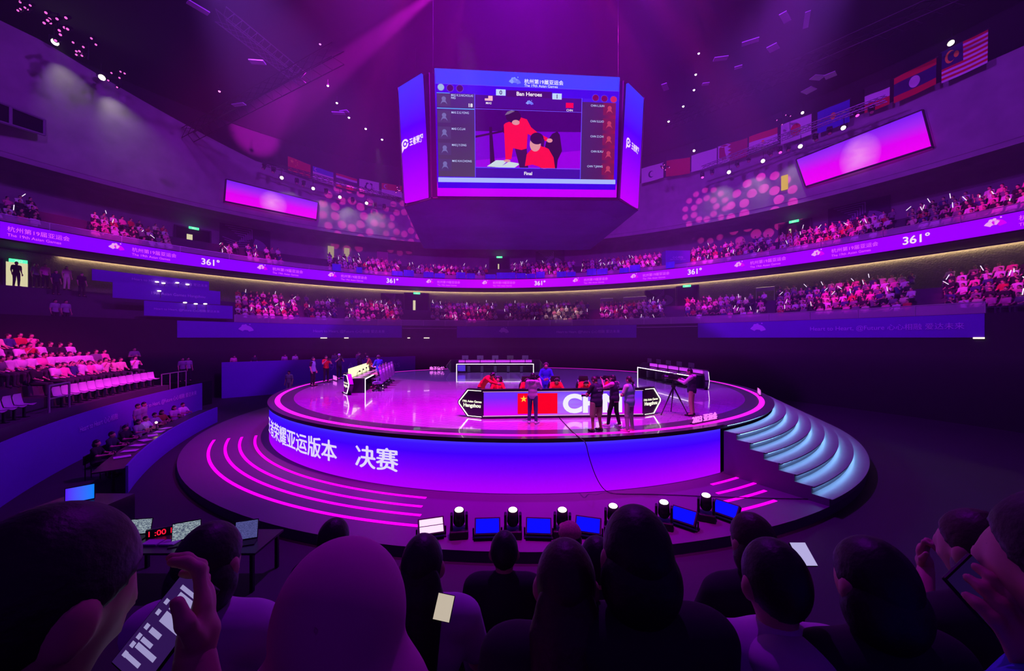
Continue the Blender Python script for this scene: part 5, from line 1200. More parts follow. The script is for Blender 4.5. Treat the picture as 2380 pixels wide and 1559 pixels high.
def shell_seat():
    t_ = thing('shell_seat', 'seat', 'seat', (0, 0, 0)); m_ = mat('seat_white', (205, 198, 212), .4)
    mb = MB(); N_ = 8
    P = []; fs = []
    prof = [(.22, .42), (.05, .40), (-.12, .42), (-.2, .52), (-.23, .68), (-.22, .82)]
    for y, z in prof:
        for i in range(N_ + 1):
            u = -1 + 2 * i / N_; hw = .2 if z < .7 else .165
            P.append((u * hw, y + .05 * u * u * (1 if z > .45 else 0), z + .05 * u * u - (.04 * u * u if z > .75 else 0)))
    for th in (0,):
        for j in range(len(prof) - 1):
            for i in range(N_): a = j * (N_ + 1) + i; fs.append((a, a + 1, a + N_ + 2, a + N_ + 1))
    nP = len(P); P += [(x, y - .02, z - .02) for x, y, z in P]; fs += [tuple(i + nP for i in reversed(f)) for f in fs]
    bd_ = [(i) for i in range(N_ + 1)] 
    mb.add(P, fs); mb.build('shell', m_, t_, True)
    mb = MB(); mb.tube((0, 0, 0), (0, 0, .39), .04, n=8); mb.box((0, 0, .01), (.2, .2, .02)); mb.build('pedestal', m_rig, t_); return t_
seat0 = shell_seat(); used = False; k1 = k2 = 0
for s in [x * .6 + 2.9 for x in range(25)]:
    if 10.2 < s < 12.0: continue
    p, nn = lstand(s, .9, ZF); yw = yaw_to(p, (SX, SY - 4))
    far = s < 11
    lab = ('empty white shell seat in front row of left stand, %s from its far end' % ordn(k1)) if far else ('empty white shell seat in front row near the left edge, %s from the stair gap' % ordn(k2))
    if far: k1 += 1
    else: k2 += 1
    o = seat0 if not used else copy_tree(seat0); used = True; o.location = p; o.rotation_euler = (0, 0, yw); o['label'] = lab; o['group'] = 'empty white seats in the front row of the left stand'
SHORT = {'left stand with white seats': 'counted from far end of left stand', 'balcony corner at the left edge': 'balcony corner at left edge', 'balcony block at the right edge': 'balcony block at right edge', 'lower tier block at the right edge': 'lower block at right edge',
         'big lower tier block on the right': 'big lower block on right', 'left balcony block above the fan emblem': 'left balcony block above fan emblem', 'balcony block beneath the right maze mural': 'balcony block under right mural'}
for c in CROWD: SHORT.setdefault(c[4], ' '.join(c[4].replace('the ', '').replace('lower tier', 'lower').split()[:8]))
# nearest 300 as things, all the others as one crowd
CROWD.sort(key=lambda c: c[0].y ** 2 + c[0].x ** 2 + (0 if (HX + F * c[0].x / c[0].y) > -40 and (HX + F * c[0].x / c[0].y) < 2420 else 1e6))
near, far = CROWD[:290], CROWD[290:]
for p, yw, pi, si, sec, row, k, lm in near:
    me = spec_mesh(pi, si, rng.randrange(2)); o = link('spectator', me, None, p); o.rotation_euler = (0, 0, yw); o.scale = (1, 1, .97 + .06 * rng.random())
    tag(o, 'spectator in %s, %s row %s seat, %s' % (SH[si][0], ORDS[row], ordn(k), SHORT[sec]), 'person', 'spectators in the ' + sec)
Vs, Fs, Ms = [], [], []; b_ = 0
for p, yw, pi, si, sec, row, k, lm in far:
    V, Fa, lb = GEOF[pi]; c, s = cos(yw), sin(yw)
    Vs.append(np.stack([V[:, 0] * c - V[:, 1] * s + p.x, V[:, 0] * s + V[:, 1] * c + p.y, V[:, 2] * (.97 + .06 * rng.random()) + p.z], 1)); Fs.append(Fa + b_); b_ += len(V)
    Ms.append(np.where(lb == 1, 4 + si, lb))
me = bpy.data.meshes.new('crowd'); V = np.concatenate(Vs); Fa = np.concatenate(Fs); me.from_pydata(V.tolist(), [], Fa.tolist())
for m in [SKIN, SKIN, HAIR, TRS] + SHM: me.materials.append(m)
me.polygons.foreach_set('material_index', np.concatenate(Ms).astype(int)); me.polygons.foreach_set('use_smooth', [True] * len(Fa)); me.update()
tag(link('crowd', me), 'packed crowd of seated spectators filling the balcony and the lower tier', 'crowd', kind='stuff')
stm = glow('cheer_stick', (246, 228, 255), 1.4); stme = []
for j in range(5):
    mb = MB(); a = Vector((sin(j * 1.3) * .6, 0, 1)).normalized() * .17; mb.tube(-a, a, .02, .02, 8); o = mb.build('cheering_stick', stm); stme.append(o.data); bpy.data.objects.remove(o)
rng.shuffle(STICKS)
for p, sec in STICKS[:260]:
    o = link('cheering_stick', rng.choice(stme), None, p); o.rotation_euler = (rng.uniform(-.5, .5), rng.uniform(-.5, .5), rng.uniform(0, 6))
    tag(o, 'thin white glowing cheering stick held up in %s' % sec.replace('the ', ''), 'cheering stick', 'cheering sticks in the ' + sec)

# ------------------------------------------------------------------ doorways, signs, murals, boxes on the tiers
m_door = mat('doorway_dark', (14, 13, 17), .9)
ex_m = glow('exit_green', (70, 255, 150), 2.2)
def doorway(pxa, pxb, d, h0, h1, label, lit=None, n=None):
    tm = (bt(pxa, d) + bt(pxb, d)) / 2; a, b = bowl(bt(pxa, d), d - .12, h0), bowl(bt(pxb, d), d - .12, h0); W = (b - a).length; ex = (b - a).normalized(); nrm = ex.cross(Vector((0, 0, 1)))
    t_ = thing('doorway', label, 'doorway', a, math.atan2(ex.y, ex.x)); Hh = h1 - h0
    mb = MB(); mb.box((W / 2, .06, Hh / 2), (W, .1, Hh)); mb.build('dark_opening', m_door, t_)
    mb = MB(); mb.box((0, -.04, Hh / 2), (.14, .16, Hh)); mb.box((W, -.04, Hh / 2), (.14, .16, Hh)); mb.box((W / 2, -.04, Hh), (W + .14, .16, .14)); mb.build('frame', m_dark, t_)
    if lit:
        mb = MB(); mb.box((W * lit[0], -.01, Hh * lit[2] / 2), (W * lit[1], .04, Hh * lit[2])); mb.build('lit_gap', glow('doorway_light', (240, 232, 180), .9), t_)
    mb = MB(); mb.box((W * .5, -.25, Hh + .0), (.8, .06, .22)); g = mb.build('exit_sign', ex_m, t_)
    mb = MB(); put_text(mb, '出口', lambda u, v: Vector((u, -.29, v)), .18, W * .5, Hh - .07, 'c', .02); mb.build('sign_lettering', px_glow((225, 255, 235)), g)
doorway(406, 488, 8.4, 8.9, 11.0, 'dark balcony doorway with green exit sign and lit gap on the left', (.4, .16, .7))
doorway(1138, 1184, 8.4, 9.1, 11.4, 'dark balcony doorway with green exit sign under the scoreboard', (.45, .06, .6))
doorway(1812, 1886, 8.4, 9.1, 11.6, 'dark balcony doorway with green exit sign on the right', (.35, .06, .75))
doorway(940, 996, 3.9, 3.4, 5.6, 'dark lower tier doorway with green exit sign left of centre', (.4, .1, .6))
doorway(1574, 1624, 3.9, 3.4, 5.6, 'dark lower tier doorway with green exit sign right of centre')
for i, (pxa, pxb, lab) in enumerate(((762, 776, 'pale lit doorway slit in the balcony wall, first under left rings'), (800, 812, 'pale lit doorway slit in the balcony wall, second under left rings'), (876, 902, 'pink lit door panel in the balcony wall under left rings'))):
    a, b = bowl(bt(pxa, 8.4), 8.4, 9.1), bowl(bt(pxb, 8.4), 8.4, 9.1); mb = MB(); W = (b - a).length; mb.box((W / 2, 0, 1.2), (W, .12, 2.4))
    o = mb.build('wall_opening', glow('slit_light', (220, 200, 150), .55) if i < 2 else mat('door_pink', (190, 90, 150), .7), None, False, a); o.rotation_euler.z = math.atan2(b.y - a.y, b.x - a.x); tag(o, lab, 'doorway')
a = at(1816, 443, bowl(bt(1816, 4.85), 4.85, 0).y); b = at(1831, 440, bowl(bt(1831, 4.85), 4.85, 0).y); mb = MB(); mb.box(((b - a).length / 2, 0, .68), ((b - a).length, .1, 1.36)); o = mb.build('lit_wall_window', glow('window_warm', (235, 190, 70), .85), None, False, a); o.rotation_euler.z = math.atan2(b.y - a.y, b.x - a.x); tag(o, 'small warm yellow lit window in the upper wall near the right screen', 'window')
# control room window in the far left wall
tt = thing('control_room_window', 'long dark control room window recessed in the upper left wall', 'window'); q = quad_fn(at(-40, 270, 24.3), at(103, 314, 27.4), at(103, 278, 27.4), at(-40, 222, 24.3), 0.0)
mb = MB(); slab(mb, quad_fn(q(0, 0), q(1, 0), q(1, 1), q(0, 1), -.02), .15); mb.build('glass', mat('window_glass_dark', (20, 18, 30), .1), tt)
mb = MB()
for u, v, u2, v2 in ((0, 0, 1, 0), (0, 1, 1, 1), (1, 0, 1, 1), (.42, 0, .42, 1)): mb.tube(q(u, v), q(u2, v2), .09, n=6)
mb.build('frame', mat('window_frame_grey', (130, 125, 140), .6), tt)
# maze-like line murals
m_mur = mat('mural_line', (150, 120, 170), .7); m_murb = mat('mural_dark', (50, 40, 62), .8)
def mural(pxa, pxb, d, h0, h1, label, ins=.62):
    t_ = thing('maze_mural', label, 'mural', (0, 0, 0)); fnm = lambda u, v, o=.06: bowl(bt(pxa, d) + (bt(pxb, d) - bt(pxa, d)) * u, d - o, h0 + (h1 - h0) * v)
    mb = MB(); n = 8
    for i in range(n): mb.add([fnm(i / n, 0), fnm((i + 1) / n, 0), fnm((i + 1) / n, 1), fnm(i / n, 1)], [(0, 1, 2, 3)])
    mb.build('backing', m_murb, t_); mb = MB(); k = 7
    def ln(pts, w_=.022):
        for p, q_ in zip(pts, pts[1:]):
            dx, dy = q_[0] - p[0], q_[1] - p[1]; l = math.hypot(dx, dy) or 1; ox, oy = -dy / l * w_ / 2, dx / l * w_ / 2
            mb.add([fnm(p[0] - ox, p[1] - oy, .09), fnm(q_[0] - ox, q_[1] - oy, .09), fnm(q_[0] + ox, q_[1] + oy, .09), fnm(p[0] + ox, p[1] + oy, .09)], [(0, 1, 2, 3)])
    for i in range(k):
        e = i / k
        ln([(.1 + .06 * i, .95 - .07 * i), (.62 - .04 * i, .95 - .07 * i), (.62 - .04 * i, .62 - .03 * i)])
        ln([(.62 + .3 * sin(a) * (1 - .1 * i), .34 + .3 * cos(a) * (1 - .1 * i)) for a in np.linspace(.2, PI, 10)])
        ln([(.05 + .04 * i, .55 - .08 * i), (.3, .46 - .07 * i), (.58, .52 - .07 * i)])
    mb.build('lines', m_mur, t_)
mural(510, 628, 8.5, 9.0, 12.2, 'faint line maze mural on the balcony wall at the left')
mural(1925, 2070, 8.5, 9.4, 12.2, 'faint line maze mural on the balcony wall at the right')
mural(1245, 1312, 8.5, 9.4, 12.2, 'faint line maze mural under the scoreboard')
mural(885, 938, 3.9, 3.6, 5.5, 'faint line maze mural beside the left lower doorway')
mural(1500, 1570, 3.9, 3.6, 5.5, 'faint line maze mural beside the right lower doorway')
# purple banners on the front wall of the lower tier, with slogans
m_ban = mat('banner_purple', (100, 36, 188), .7, 0, .06, .5); m_bant = mat('banner_print', (205, 180, 245), .7)
def banner(pxa, pxb, h0, h1, label, d=-3.06, texts=()):
    t_ = thing('slogan_banner', label, 'banner'); n = 24
    ta, tb2 = bt(pxa, d), bt(pxb, d); mb = MB(); P = []
    for i in range(n + 1):
        t = ta + (tb2 - ta) * i / n; P += [bowl(t, d, h0), bowl(t, d, h1), bowl(t, d + .05, h1), bowl(t, d + .05, h0)]
    f = [(4 * i + j, 4 * i + (j + 1) % 4, 4 * i + 4 + (j + 1) % 4, 4 * i + 4 + j) for i in range(n) for j in range(4)]
    mb.add(P, f); c_ = mb.build('cloth', m_ban, t_)
    for px, s_, hh in texts:
        t = bt(px, d); e = (bowl(t + 1e-3, d, 0) - bowl(t, d, 0)).length / 1e-3; fn = lambda u, v: bowl(t + u / e, d - .03, (h0 + h1) / 2 + v)
        mb = MB()
        if s_ == 'fan': fan_emblem(mb, fn, hh, 0, 0); mb.build('fan_emblem', m_bant, c_)
        else: put_text(mb, s_, fn, hh, 0, -hh * .35, 'c', .0); mb.build('slogan_lettering', m_bant, c_)
SLO = 'Heart to Heart, @Future 心心相融 爱达未来'
banner(412, 934, .02, 1.3, 'purple slogan banner on the lower tier wall, left of the first dark gap', texts=((570, 'fan', .8), (815, SLO, .36)))
banner(1062, 1479, .02, 1.3, 'purple slogan banner on the lower tier wall under the scoreboard', texts=((1170, 'fan', .8), (1365, SLO, .36)))
banner(1622, 2288, .02, 1.3, 'purple slogan banner on the lower tier wall at the right', texts=((1760, 'fan', .8), (2040, SLO, .4)))
# glass balustrades of the lower tier and the balcony
m_glass = bpy.data.materials.new('balustrade_glass'); m_glass.use_nodes = True; nt = m_glass.node_tree; b = nt.nodes['Principled BSDF']; b.inputs['Base Color'].default_value = (.75, .7, .8, 1); b.inputs['Alpha'].default_value = .4; b.inputs['Roughness'].default_value = .25
m_post = mat('rail_steel', (190, 185, 195), .35, .7)
def balustrade(name, label, pxa, pxb, d, h0, h1, every=2.2):
    t_ = thing(name, label, 'balustrade'); ta, tb2 = bt(pxa, d), bt(pxb, d); n = max(3, int((bowl(tb2, d, 0) - bowl(ta, d, 0)).length * 1.12 / every)); n2 = n * 3
    mb = MB(); P = []
    for i in range(n2 + 1): t = ta + (tb2 - ta) * i / n2; P += [bowl(t, d, h0), bowl(t, d, h1)]
    mb.add(P, [(2 * i, 2 * i + 2, 2 * i + 3, 2 * i + 1) for i in range(n2)]); mb.build('glass_panel', m_glass, t_)
    mb = MB(); mb.path([bowl(ta + (tb2 - ta) * i / n2, d, h1 + .03) for i in range(n2 + 1)], .03); mb.build('handrail', m_post, t_)
    for i in range(n + 1):
        p = bowl(ta + (tb2 - ta) * i / n, d, h0 - .05); mb = MB(); mb.tube(p, p + Vector((0, 0, h1 - h0 + .08)), .03, n=6); mb.build('post', m_post, t_)
balustrade('glass_balustrade', 'glass balustrade above the purple banners of the lower tier', 545, 2290, -2.94, 1.32, 1.9)
balustrade('balcony_rail', 'low steel and glass rail along the front of the balcony', -100, 2470, .06, 7.06, 7.45, 2.6)
# blue draped sheets over the balcony rail, purple box
m_drape = mat('drape_blue', (70, 100, 225), .7, 0, .2, 3)
dr_l = [(772, 792), (828, 842), (911, 936), (938, 962), (984, 1008), (1010, 1034), (1060, 1082), (1084, 1104), (1128, 1152), (1154, 1198), (1200, 1222), (1224, 1244), (1246, 1266), (1294, 1316), (1318, 1338), (1364, 1386), (1388, 1412), (1440, 1462), (1464, 1488), (1548, 1568)]
for i, (a_, b2) in enumerate(dr_l):
    d = .02; mb = MB(); P = []; n = 6
    for j in range(n + 1):
        t = bt(a_, d) + (bt(b2, d) - bt(a_, d)) * j / n; w_ = .03 * sin(j * 2.1 + i); P += [bowl(t, d - .12 + w_, 7.1), bowl(t, d - .05 + w_, 7.85 - .1 * (i % 3)), bowl(t, d + .1, 7.84 - .1 * (i % 3)), bowl(t, d + .1, 7.1)]
    mb.add(P, [(4 * j + k, 4 * j + 4 + k, 4 * j + 5 + k, 4 * j + 1 + k) for j in range(n) for k in range(3)])
    o = mb.build('blue_drape', m_drape); tag(o, 'blue sheet draped over the balcony rail, %s from the left' % ordn(i), 'drape', 'blue sheets draped over the balcony rail')
def sign_box(label, pxa, pxb, pyt, pyb, y, depth, s_):
    a, b = at(pxa, pyb, y), at(pxb, pyb, y); W = (b - a).length; Hh = (pyb - pyt) * y / F
    t_ = thing('sign_box', label, 'sign box', (a + b) / 2, 0); mb = MB(); mb.box((0, depth / 2, Hh / 2), (W, depth, Hh)); x_ = mb.build('box', m_ban, t_)
    mb = MB(); put_text(mb, s_, lambda u, v: Vector((u, -.02, v)), W * .11, 0, Hh * .52, 'c'); mb.build('slogan_lettering', m_bant, x_); mb = MB(); put_text(mb, 'Heart to Heart, @Future', lambda u, v: Vector((u, -.02, v)), W * .06, 0, Hh * .42, 'c'); mb.build('slogan_lettering', m_bant, x_)
y_ = bowl(bt(1572, .9), .9, 0).y; sign_box('purple slogan box standing on the balcony between two crowd blocks', 1547, 1604, 582, 620, y_, 1.0, '心心相融')
sign_box('big purple slogan box standing on the dark floor right of the stage', 1728, 1793, 830, 902, F * CH / (902 - HY), 2.2, '心心相融 爱达未来')
# dark openings with rails between the banners, small floor lights
for pxa, pxb, lab in ((935, 1061, 'dark tunnel opening with low rail between the left and middle banners'), (1480, 1621, 'dark tunnel opening with low rail between the middle and right banners')):
    d = -3.05; t_ = thing('tunnel_opening', lab, 'opening'); mb = MB(); P = []; n = 6
    for i in range(n + 1): t = bt(pxa, d) + (bt(pxb, d) - bt(pxa, d)) * i / n; P += [bowl(t, d, .0), bowl(t, d, 1.0), bowl(t, d + .04, 1.0), bowl(t, d + .04, 0)]
    mb.add(P, [(4 * i + j, 4 * i + (j + 1) % 4, 4 * i + 4 + (j + 1) % 4, 4 * i + 4 + j) for i in range(n) for j in range(4)]); mb.build('opening', m_door, t_)
    mb = MB(); mb.path([bowl(bt(pxa, d) + (bt(pxb, d) - bt(pxa, d)) * i / n, d - .03, 1.05) for i in range(n + 1)], .03); mb.build('handrail', m_post, t_)
for i, (pxa, pxb, c_) in enumerate(((745, 760, 0), (800, 810, 0), (947, 953, 0), (985, 998, 0), (2262, 2288, 0))):
    d = -3.08; P = [bowl(bt(x, d), d, h) for x in (pxa, pxb) for h in (-.04, .02)]; mb = MB(); mb.tube((P[0] + P[1]) / 2, (P[2] + P[3]) / 2, .045, n=8); o = mb.build('wall_light', glow('strip_warm', (255, 240, 215), 1.5)); tag(o, 'tiny bright light strip at the foot of the purple banner, %s from the left' % ORDS[i], 'light strip')
for pxa, pxb, lab in ((1396, 1424, 'white crowd rail on the lower tier, left of the pair by the right doorway'), (1449, 1502, 'long white crowd rail on the lower tier, right of the pair by the right doorway'), (1758, 1800, 'white crowd rail behind the block right of the second doorway')):
    d = 3.35; a, b = bowl(bt(pxa, d), d, 3.4), bowl(bt(pxb, d), d, 3.4); zz = Vector((0, 0, 1.35)); t_ = thing('crowd_gate', lab, 'rail')
    mb = MB(); mb.tube(a + zz, b + zz, .035, n=6); mb.tube(a + zz * .75, b + zz * .75, .025, n=6); mb.build('top_rail', m_post, t_)
    mb = MB(); mb.box((a + b) / 2 + zz * .87, ((b - a).length, .03, .26), math.atan2(b.y - a.y, b.x - a.x)); mb.build('panel', mat('gate_white', (205, 200, 215), .6), t_)
    for p in (a, b): mb = MB(); mb.tube(p, p + zz, .035, n=6); mb.build('post', m_post, t_)

# ------------------------------------------------------------------ barriers, press tables and staff on the left
def lwall(label, s0, s1, off, z0, z1, texts=(), th=.06, name='slogan_barrier', m=None):
    t_ = thing(name, label, 'barrier'); n = 30; mb = MB(); P = []
    for i in range(n + 1):
        s = s0 + (s1 - s0) * i / n; a, nn = lstand(s, off); b = a + nn * th; P += [a + Vector((0, 0, z0)), a + Vector((0, 0, z1)), b + Vector((0, 0, z1)), b + Vector((0, 0, z0))]
    mb.add(P, [(4 * i + j, 4 * i + 4 + j, 4 * i + 4 + (j + 1) % 4, 4 * i + (j + 1) % 4) for i in range(n) for j in range(4)] + [(0, 1, 2, 3), (4 * n + 3, 4 * n + 2, 4 * n + 1, 4 * n)])
    c_ = mb.build('cloth', m or m_ban, t_)
    for s, tx, hh, zc in texts:
        mb = MB(); fn = lambda u, v: lstand(s - u, off - .03)[0] + Vector((0, 0, zc + v)); put_text(mb, tx, fn, hh, 0, 0, 'c'); mb.build('slogan_lettering', m_bant, c_)
    return t_
lwall('long purple slogan barrier in front of the left stand', -.3, 17.4, .0, 0, 1.8, ((3.2, SLO, .3, 1.15), (9.6, 'Heart to Heart 心心相融', .3, 1.1)))
lwall('low purple barrier in front of the press tables on the left', 4.2, 17.5, -2.7, 0, .85)
# press table top behind the low barrier
t_ = lwall('long dark press table behind the low purple barrier', 4.4, 17.4, -2.6, .72, .76, th=.7, name='press_table', m=m_desk_top); t_['category'] = 'table'
for s in (5, 8, 11, 14, 17): mb = MB(); a, nn = lstand(s, -2.3); mb.tube(a, a + Vector((0, 0, .72)), .04, n=6); mb.build('leg', m_rig, t_)
t_ = thing('hand_rail', 'grey steel rail at the stair gap of the left stand', 'rail')
a0, n0 = lstand(10.3, .6); a1, _ = lstand(11.7, .6); zf = Vector((0, 0, ZF))
mb = MB(); mb.path([a0 + zf, a0 + zf + Vector((0, 0, 1)), a1 + zf + Vector((0, 0, 1)), a1 + zf], .035); mb.build('frame', m_post, t_); mb = MB(); mb.tube(a0 + zf + Vector((0, 0, .5)), a1 + zf + Vector((0, 0, .5)), .025, n=6); mb.build('mid_rail', m_post, t_)
t_ = thing('hand_rail', 'low steel rail at the far end of the left stand', 'rail')
pts = [lstand(s, .65)[0] for s in (.2, 1.0, 1.8, 2.6)]; mb = MB(); mb.path([p + zf * .95 + Vector((0, 0, .75)) for p in pts], .03); mb.build('top_rail', m_post, t_)
for p in pts: mb = MB(); mb.tube(Vector((p.x, p.y, 0)), p + zf * .95 + Vector((0, 0, .75)), .03, n=6); mb.build('post', m_post, t_)
m_stool = mat('stool_black', (30, 28, 34), .6)
def seated(label, p, yw, J=None, chair=True, seat_lab=None, **kw):
    if chair:
        c_ = thing('folding_chair', seat_lab, 'chair', p, yw, 'folding chairs at the press table'); mb = MB(); mb.rbox((0, 0, .41), (.42, .42, .05), .02); mb.build('seat', m_stool, c_); mb = MB(); mb.rbox((0, -.22, .68), (.42, .04, .3), .02); mb.build('backrest', m_stool, c_)
        for x in (-.18, .18):
            for y in (-.19, .18): mb = MB(); mb.tube((x, y, 0), (x, y, .75 if y < 0 else .4), .014, n=6); mb.build('leg', m_rig, c_)
    return person(label, p, yw, J or sit(1.0, wl=(-.15, .36, .80), wr=(.15, .36, .80), el=(-.25, .12, .8), er=(.25, .12, .8)), vox=.024, hv=.009, **kw)
PR = [(5.2, WHT, 'short', 'seated press person in white tee, nearest the stage end of the press table'), (6.2, MAUV, 'bob', 'seated press person in mauve top, second along the press table'), (7.6, BRN, 'bob', 'seated press person in brown top in the middle of the press table'), (8.4, GRY, 'short', 'seated press person in grey tee beside the one in brown'), (9.4, WHT, 'short', 'seated press person in white shirt lit by a lamp'), (10.2, GRC, 'bob', 'seated press person in patterned grey shirt lit by a lamp'), (11.6, BLK, 'short', 'dark seated press person behind papers on the press table'), (13.0, NAVY, 'short', 'dark seated press person near the left edge of the picture'), (14.6, BLK, 'bob', 'last dark seated press person, nearest the camera')]
for i, (s, tp_, hr_, lab) in enumerate(PR):
    p, nn = lstand(s, -1.45); seated(lab, p, yaw_to(p, (SX - 3, SY - 6)), top=tp_, bottom=BLK, shoes=BSH, hair=hr_, group=None, seat_lab='black folding chair under the %s press seat from the stage end' % ORDS[i])
for i, s in enumerate((7.4, 8.0)):
    p, nn = lstand(s, -.7); person('person in grey tee standing behind the press table, %s' % ('nearer the stage', 'farther from the stage')[i], p, yaw_to(p, (SX, SY)), stand(1.0), GRY, BLK, BSH, 'short', vox=.024, hv=.009)
for i, s in enumerate((9.8, 10.6, 11.4, 12.4, 13.4, 14.4, 15.4)):
    p, nn = lstand(s, -2.25, .775); mb = MB(); mb.box((0, 0, 0), (.3, .42, .012), .4 * i); o = mb.build('paper_sheet', mat('paper_white', (225, 220, 230), .7), None, False, p); tag(o, 'white paper sheet on the press table, %s from the stage end' % ORDS[i], 'paper', 'papers on the press table')
p, nn = lstand(10.0, -2.0, .77); t_ = thing('table_lamp', 'small warm lamp lighting two people at the press table', 'lamp', p); mb = MB(); mb.tube((0, 0, 0), (0, 0, .3), .012, n=6); mb.tube((0, 0, 0), (0, 0, .015), .07, n=10); mb.build('stem', m_rig, t_); mb = MB(); mb.sphere((0, 0, .32), .045, 10, 8); mb.build('bulb', glow('lamp_warm', (255, 215, 150), 12), t_)
# standing staff near the left stand
p_ = at(312, 868, 26.0); ps = Vector((p_.x, 26.0, 1.9)); person('person in light camouflage clothes standing beyond the left stand', Vector((ps.x, ps.y, 2.3)), yaw_to(ps, (0, 14)), stand(1.07, wl=(-.08, .24, 1.2), wr=(.08, .24, 1.16), el=(-.27, .04, 1.14), er=(.27, .04, 1.14)), GRC, GRC, WSH, 'short', vox=.022, hv=.009)
mb = MB(); mb.box((0, 0, 1.14), (3.4, 2.2, 2.28)); o = mb.build('staff_platform', m_edge, None, False, (ps.x, ps.y + .4, 0)); tag(o, 'dark platform at the far end of the left stand', 'platform')
for i, (px, py) in enumerate(((424, 892), (437, 890))):
    p_ = at(px, py, 26.6 + i * .5); person('staff person in grey standing at the end of the left rail, %s' % ('left one', 'right one')[i], Vector((p_.x, p_.y, 1.7)), yaw_to(p_, (0, 14)), stand(1.0), (GRC, GRY)[i], BLK, BSH, 'short', vox=.024, hv=.01)
mb = MB(); mb.box((0, 0, .845), (2.4, 1.8, 1.69)); o = mb.build('staff_platform', m_edge, None, False, (at(430, 890, 26.9).x, 26.9, 0)); tag(o, 'dark low platform behind the end of the left barrier', 'platform')
# long purple barrier behind the left side of the stage with people behind it
t_ = thing('slogan_barrier', 'long high purple barrier with event lettering behind the left of the stage', 'barrier')
B0, B1 = Vector((-22.9, 30.2, 0)), Vector((-10.3, 40.8, 0)); ex = (B1 - B0).normalized(); nb = Vector((ex.y, -ex.x, 0)); LB = (B1 - B0).length
ang = math.atan2(ex.y, ex.x); t_.location = B0; t_.rotation_euler = (0, 0, ang)
mb = MB(); mb.box((LB / 2, .1, 1.42), (LB, .2, 2.84)); c_ = mb.build('cloth', m_ban, t_)
mb = MB(); put_text(mb, '19th Asian Games', lambda u, v: Vector((u, -.03, v)), 1.0, LB * .46, 1.75, 'l'); mb.build('event_lettering', mat('barrier_print', (150, 105, 225), .7), c_); mb = MB(); put_text(mb, 'Hangzhou', lambda u, v: Vector((u, -.03, v)), 1.35, LB * .46, .45, 'l'); mb.build('event_lettering', mat('barrier_print', (120, 80, 215), .7), c_)
t2 = thing('staff_platform', 'long dark platform behind the high purple barrier', 'platform', B0, ang); mb = MB(); mb.box((LB * .45, 1.0, .85), (LB * .86, 1.4, 1.7)); mb.build('deck', m_edge, t2)
for i, (px, tp_, lab) in enumerate(((541, PNK, 'person in pink top leaning behind the high purple barrier at its left'), (588, NAVY, 'dark person behind the high purple barrier, second from its left'), (659, MAUV, 'person in mauve raising an arm behind the high purple barrier'), (684, WHT, 'person in white behind the middle of the high purple barrier'), (776, GRY, 'person in grey behind the high purple barrier near the lettering'), (833, PNK, 'person in pink standing tall behind the high purple barrier'), (848, NAVY, 'dark person beside the tall one in pink behind the barrier'))):
    k = (px - 515) / 450.; 
    x_, y_ = None, None
    for u in np.linspace(0, 1, 200):
        q = B0 + ex * LB * u - nb * .9
        if HX + F * q.x / q.y >= px: break
    person(lab, Vector((q.x, q.y, 1.7)), yaw_to(q, (0, 18)), stand(1.0) if i in (5,) else stand(.98, chest=(0, .06, 1.27), head=(0, .1, 1.57), neck=(0, .05, 1.44)), tp_, BLK, BSH, 'short' if i % 2 else 'bob', vox=.026, hv=.012)
# media desks on the left of the lower tier
for i, (pxa, pxb, pt, pb, d, tx) in enumerate(((335, 541, 705, 737, -2.2, SLO), (262, 512, 666, 700, -.6, '19th Asian Games Hangzhou'), (214, 486, 640, 664, 1.0, SLO))):
    pm = (pxa + pxb) / 2; banner(pxa, pxb, bowl_h(pm, pb, d), bowl_h(pm, pt, d), 'purple fronted media desk on the left lower tier, %s row' % ('front', 'middle', 'back')[i], d, ((pm + (0, 30, 50)[i], tx, (.22, .3, .26)[i]),))
lamps = ((365, 655, .85), (380, 658, .85), (412, 657, .85), (436, 661, .85), (370, 676, -.75), (430, 703, -2.35), (455, 706, -2.35), (477, 706, -2.35))
dl = glow('desk_lamp_head', (255, 250, 225), 4.0)
for i, (px, py, d) in enumerate(lamps):
    p = at(px, py, bowl(bt(px, d), d, 0).y); t_ = thing('desk_lamp', 'small bright desk lamp on the left media desks, %s' % ('first in back row', 'second in back row', 'third in back row', 'fourth in back row', 'alone in middle row', 'first in front row', 'second in front row', 'third in front row')[i], 'desk lamp', p, 0, 'desk lamps on the media desks')
    mb = MB(); mb.tube((0, .1, -.5), (0, .1, 0), .012, n=6); mb.tube((0, .1, 0), (0, 0, .03), .012, n=6); mb.build('arm', m_rig, t_); mb = MB(); mb.sphere((0, 0, 0), (.14, .1, .05), 12, 8); mb.build('head', dl, t_, True)
doorway(6, 66, 3.9, 3.4, 5.2, 'bright yellow lit doorway of the lower tier at the left edge', (.5, .9, .95))
mb = MB(); p = at(128, 640, 29); mb.box((0, 0, 0), (.75, .6, 3.6)); o = mb.build('column_left', mat('column_grey', (130, 126, 128), .8, 0, .1), None, False, (p.x, p.y, CH + 4.2)); o['kind'] = 'structure'
t_ = thing('notice_panel', 'beige partition with a pale notice on the lower tier at the left', 'panel'); p = at(195, 660, 30); t_.location = (p.x, p.y, CH + 3.4); mb = MB(); mb.box((0, 0, .75), (1.5, .1, 1.5)); mb.build('panel', mat('panel_beige', (165, 140, 140), .8), t_); mb = MB(); mb.box((-.3, -.06, 1.1), (.36, .02, .4)); mb.build('notice', mat('notice_cream', (235, 225, 170), .8), t_)
